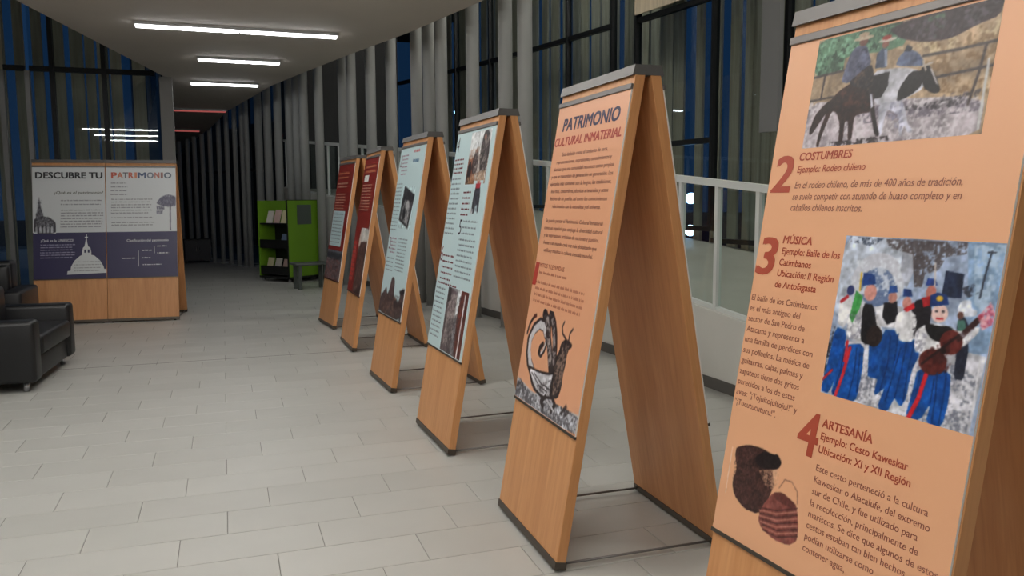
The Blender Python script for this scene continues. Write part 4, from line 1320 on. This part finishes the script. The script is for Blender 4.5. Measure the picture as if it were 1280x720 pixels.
def dome_v():
    pts = [(225, 668), (228, 648), (243, 646), (245, 625), (262, 592), (290, 566), (302, 560), (302, 545), (306, 520), (314, 512), (318, 490), (321, 468), (313, 461), (321, 457), (321, 446),
           (325, 446), (325, 457), (333, 461), (325, 468), (328, 490), (334, 512), (346, 520), (352, 545), (352, 560), (368, 564), (400, 592), (420, 625), (424, 640), (443, 642), (445, 662)]
    return [lp(a, b) for a, b in pts]


dv = dome_v()
V = [(min(u, LW - 0.003), v, 0.0016) for u, v in dv]
add_obj('dome_silhouette', mesh('dome_silhouette', V, [tuple(range(len(V) - 1, -1, -1))], 'white_print'), p)
greek('small_print', p, lrows(262, 410, 600, 650, 4), DIMG, 0.012, z=0.002, seed=65)
q0 = lp(314, 548)
box('dome_window', (q0[0], q0[0] + 0.02, q0[1], q0[1] + 0.04, 0.0018, 0.0024), 'navy_print', p)
q0 = lp(333, 548)
box('dome_window', (q0[0], q0[0] + 0.02, q0[1], q0[1] + 0.04, 0.0018, 0.0024), 'navy_print', p)

t, p = stand(-0.960, 11.569, LA, 'display stand headed PATRIMONIO in coloured letters with a printed tree', 'white_print', SW=LW, back='white_print')
box('navy_band', (0.003, LW - 0.003, PV0, vb, 0.0002, 0.0008), 'navy_print', p)
D = 0.83
wds = [('P', (190, 96, 76), 450, 478), ('A', (204, 130, 100), 482, 512), ('T', (110, 106, 110), 514, 540), ('R', (196, 110, 90), 545, 570), ('I', (208, 140, 110), 580, 588), ('M', (86, 100, 130), 597, 640), ('O', (120, 128, 140), 648, 682), ('N', (190, 120, 106), 690, 716), ('I', (150, 112, 108), 726, 734), ('O', (100, 112, 126), 744, 782)]
for i, (s, c, a, b) in enumerate(wds):
    lettering('heading_letter', p, [ll(a, 129, b, 0.072, s, D)], ink('letter%d' % i, c), 0.03, 0.0, z=0.0012)
greek('paragraph', p, lrows(447, 540, 160, 225, 4, D) + lrows(452, 680, 252, 330, 6, D) + lrows(456, 692, 356, 356, 1, D) + lrows(456, 696, 384, 398, 2, D), DIMG, 0.016, z=0.0012, seed=66)
araucaria = [('l', (84, 82, 100), .06, [(.68, 1), (.70, .3)]), ('n', (74, 72, 96), .85, 9, [(.02, .25), (.25, .08), (.6, .0), (.95, .06), (1, .2), (.95, .33), (.6, .35), (.3, .33)]), ('n', (90, 88, 110), .7, 8, [(.2, .1), (.9, .05), (.98, .3), (.3, .33)]),
             ('n', (84, 82, 104), .8, 10, [(.02, .32), (.4, .34), (.42, .42), (.05, .42)]), ('n', (96, 94, 116), .75, 10, [(.0, .46), (.35, .44), (.3, .55), (.02, .55)])]
u0, v1 = lp(698, 222)
u1, v0 = lp(822, 428)
picture('silhouette', p, (u0 - D, min(u1 - D, LW - 0.004), v0, v1), raster(araucaria, 52, 64, WP, 67), z=0.001, label='printed tree with a flat crown')
lettering('subheading', p, [ll(543, 490, 775, 0.030, 'Clasificación del patrimonio', D)], WHI, 0.014, 0.0, z=0.0018)
greek('diagram_word', p, lrows(518, 592, 586, 586, 1, D) + lrows(628, 685, 543, 543, 1, D) + lrows(628, 680, 585, 585, 1, D) + lrows(635, 742, 624, 624, 1, D) + lrows(712, 768, 520, 520, 1, D) + lrows(714, 782, 559, 559, 1, D), WHI, 0.015, z=0.0018, seed=68)
V, F = [], []
for a, b, c in ((607, 540, 630), (695, 518, 558)):
    (ua, va), (ub, vb2) = lp(a, b), lp(a, c)
    q = box_vf(ua - D, ua - D + 0.005, vb2, va, 0.0010, 0.0018)
    n = len(V)
    V += q[0]
    F += [tuple(i + n for i in f) for f in q[1]]
add_obj('diagram_bracket', mesh('diagram_bracket', V, F, WHI), p)

# ------------------------------------------------------------------ furniture
def sofa(x, y, rz, w, label, d=0.9, arm_h=0.57, back_h=0.8, seats=1):
    """local: width along x, front at -y"""
    t = thing('sofa', label, 'sofa', (x, y, 0), rz)
    L = 'leather_black'
    at = 0.2
    box('base', (-w / 2 + at, w / 2 - at, -d / 2 + 0.03, d / 2 - 0.05, 0.08, 0.27), L, t, bevel=0.02, smooth=True)
    for s in (-1, 1):
        a, b = (s * w / 2, s * (w / 2 - at))
        box('armrest', (min(a, b), max(a, b), -d / 2, d / 2, 0.08, arm_h), L, t, bevel=0.035, seg=3, smooth=True)
    box('backrest', (-w / 2 + at, w / 2 - at, d / 2 - 0.24, d / 2, 0.2, back_h), L, t, bevel=0.04, seg=3, smooth=True)
    iw = (w - 2 * at) / seats
    for i in range(seats):
        x0 = -w / 2 + at + i * iw
        box('seat_cushion', (x0 + 0.004, x0 + iw - 0.004, -d / 2 - 0.012, d / 2 - 0.24, 0.27, 0.43), L, t, bevel=0.035, seg=3, smooth=True)
        box('back_cushion', (x0 + 0.004, x0 + iw - 0.004, d / 2 - 0.36, d / 2 - 0.24, 0.42, back_h - 0.04), L, t, bevel=0.035, seg=3, smooth=True)
    for sx in (-1, 1):
        for sy in (-1, 1):
            tube('leg', (sx * (w / 2 - 0.1), sy * (d / 2 - 0.1), 0.0), (sx * (w / 2 - 0.1), sy * (d / 2 - 0.1), 0.085), 0.022, 'chrome', t)
    return t


sofa(-1.83, 7.93, math.pi / 2 - 0.06, 1.34, 'low black leather armchair with chrome legs, on its own before the stands', 0.86)
sofa(-2.98, 10.05, 0.0, 1.95, 'black leather sofa behind the armchair, next to the paired stands', 0.85, 0.58, 0.86, 2)

# lime green book trolley
BT = thing('book_trolley', 'lime green book display trolley on castors by the ramp parapet', 'book trolley', (1.10, 15.5, 0), math.atan2(0.60, 0.80))
# local x along the near end panel, y along the length
PWd, LEN, BH = 0.76, 0.80, 1.5
ep = box('end_panel', (0, PWd, 0.0, 0.03, 0.10, BH), 'lime', BT)
add_obj('edging', mesh('edging', *merge([box_vf(-0.012, 0, -0.002, 0.032, 0.10, BH + 0.012), box_vf(PWd, PWd + 0.012, -0.002, 0.032, 0.10, BH + 0.012), box_vf(0, PWd, -0.002, 0.032, BH, BH + 0.012), box_vf(0, PWd, -0.002, 0.032, 0.085, 0.10)]), 'black_board'), ep)
sg = box('notice', (0.22, 0.56, -0.006, -0.001, 1.06, 1.42), 'grey_label', BT)
sg['label'] = 'dark grey-green sheet on the green panel'
ep = box('end_panel', (0, PWd, LEN, LEN + 0.03, 0.10, BH), 'lime', BT)
box('centre_panel', (PWd / 2 - 0.01, PWd / 2 + 0.01, 0.031, LEN - 0.001, 0.10, 1.08), 'black_board', BT)
for z in (0.13, 0.62, 1.06):
    box('shelf', (0.02, PWd - 0.02, 0.031, LEN - 0.001, z, z + 0.025), 'black_board', BT)
    if z < 1.0:
        box('shelf_lip', (0.005, 0.019, 0.031, LEN - 0.001, z, z + 0.16), 'black_board', BT)
box('skirt', (-0.004, PWd + 0.004, -0.004, LEN + 0.034, 0.06, 0.099), 'black_board', BT)
for sx in (0.05, PWd - 0.05):
    for sy in (0.05, LEN - 0.02):
        tube('castor', (sx - 0.014, sy, 0.03), (sx + 0.014, sy, 0.03), 0.03, 'chrome', BT, n=14)
Mb = Matrix.Translation((1.10, 15.5, 0)) @ Matrix.Rotation(math.atan2(0.60, 0.80), 4, 'Z')
bk = [(0.06, 1.086, 0.24, 'paper_cream', 'cream magazine at the top of the green trolley'), (0.26, 1.086, 0.25, 'paper_pink', 'pinkish magazine at the top of the green trolley'), (0.46, 1.086, 0.23, 'paper_white', 'white magazine at the top of the green trolley'),
      (0.10, 0.646, 0.25, 'paper_blue', 'bluish leaflet on the middle shelf of the green trolley'), (0.08, 0.156, 0.27, 'paper_pink', 'pinkish leaflet on the lowest shelf of the green trolley'),
      (0.30, 0.156, 0.28, 'paper_white', 'white leaflet beside the pinkish one on the lowest trolley shelf'), (0.52, 0.156, 0.29, 'paper_cream', 'cream leaflet on the lowest shelf of the green trolley')]
for yl, z, h, m, lab in bk:
    b = thing('magazine', lab, 'magazine', (0, 0, 0), 0, 'magazines on the green trolley')
    b.matrix_basis = Mb @ Matrix.Translation((0.06, yl + 0.05, z + 0.0035)) @ Matrix.Rotation(0.30, 4, 'Y')
    box('pages', (0.002, 0.010, 0.002, 0.158, 0.002, h - 0.002), 'paper_white', b)
    box('cover', (-0.001, 0.002, 0, 0.16, 0, h), m, b)
    box('cover', (0.010, 0.013, 0, 0.16, 0, h), m, b)

# stool
st = thing('stool', 'low grey-green round-edged stool between the trolley and the stands', 'stool', (1.36, 14.35, 0), 0.2)
box('seat', (-0.30, 0.30, -0.2, 0.2, 0.41, 0.45), 'stool_grey', st, bevel=0.015, smooth=True)
for sx in (-1, 1):
    for sy in (-1, 1):
        box('leg', (sx * 0.22 - 0.028, sx * 0.22 + 0.028, sy * 0.13 - 0.028, sy * 0.13 + 0.028, 0, 0.41), 'stool_grey', st)

# dark cabinet far down the passage
cb = thing('cabinet', 'low dark navy cabinet standing before the far columns', 'cabinet', (-0.62, 21.4, 0), 0.1)
box('body', (-0.3, 0.3, 0, 0.45, 0.05, 0.55), 'navy_box', cb)
box('top', (-0.31, 0.31, -0.01, 0.46, 0.55, 0.57), 'black_board', cb)
for i in range(2):
    d_ = box('door', (-0.295 + i * 0.298, -0.005 + i * 0.298, -0.018, -0.001, 0.07, 0.54), 'navy_box', cb)
    tube('handle', (-0.04 + i * 0.08, -0.03, 0.28), (-0.04 + i * 0.08, -0.03, 0.38), 0.006, 'chrome', d_)
for sx in (-0.26, 0.26):
    for sy in (0.05, 0.4):
        box('leg', (sx - 0.02, sx + 0.02, sy - 0.02, sy + 0.02, 0, 0.05), 'black_board', cb)


# street lamps outside -------------------------------------------------------------
def street_lamp(x, y, zs, label, m='street_light', r=0.09):
    t = thing('street_lamp', label, 'street lamp', (x, y, -0.25))
    tube('pole', (0, 0, 0), (0, 0, zs[-1] + 0.25 + 0.1), 0.035, 'frame_dark', t)
    for z in zs:
        bm = bmesh.new()
        bmesh.ops.create_uvsphere(bm, u_segments=14, v_segments=8, radius=r)
        me = bpy.data.meshes.new('globe')
        bm.to_mesh(me)
        bm.free()
        me.materials.append(MATS[m])
        o = add_obj('globe', me, t)
        o.location = (-0.08 - r, 0, z + 0.25)
        tube('bracket', (0, 0, z + 0.25 - r), (-0.09 - r, 0, z + 0.25 - r), 0.012, 'frame_dark', t)
    return t


street_lamp(7.35, 11.72, [0.98, 1.5], 'twin globe street lamp outside, glowing bluish white through the slats')
street_lamp(6.6, 23.1, [3.98], 'single globe street lamp outside beyond the tall columns')
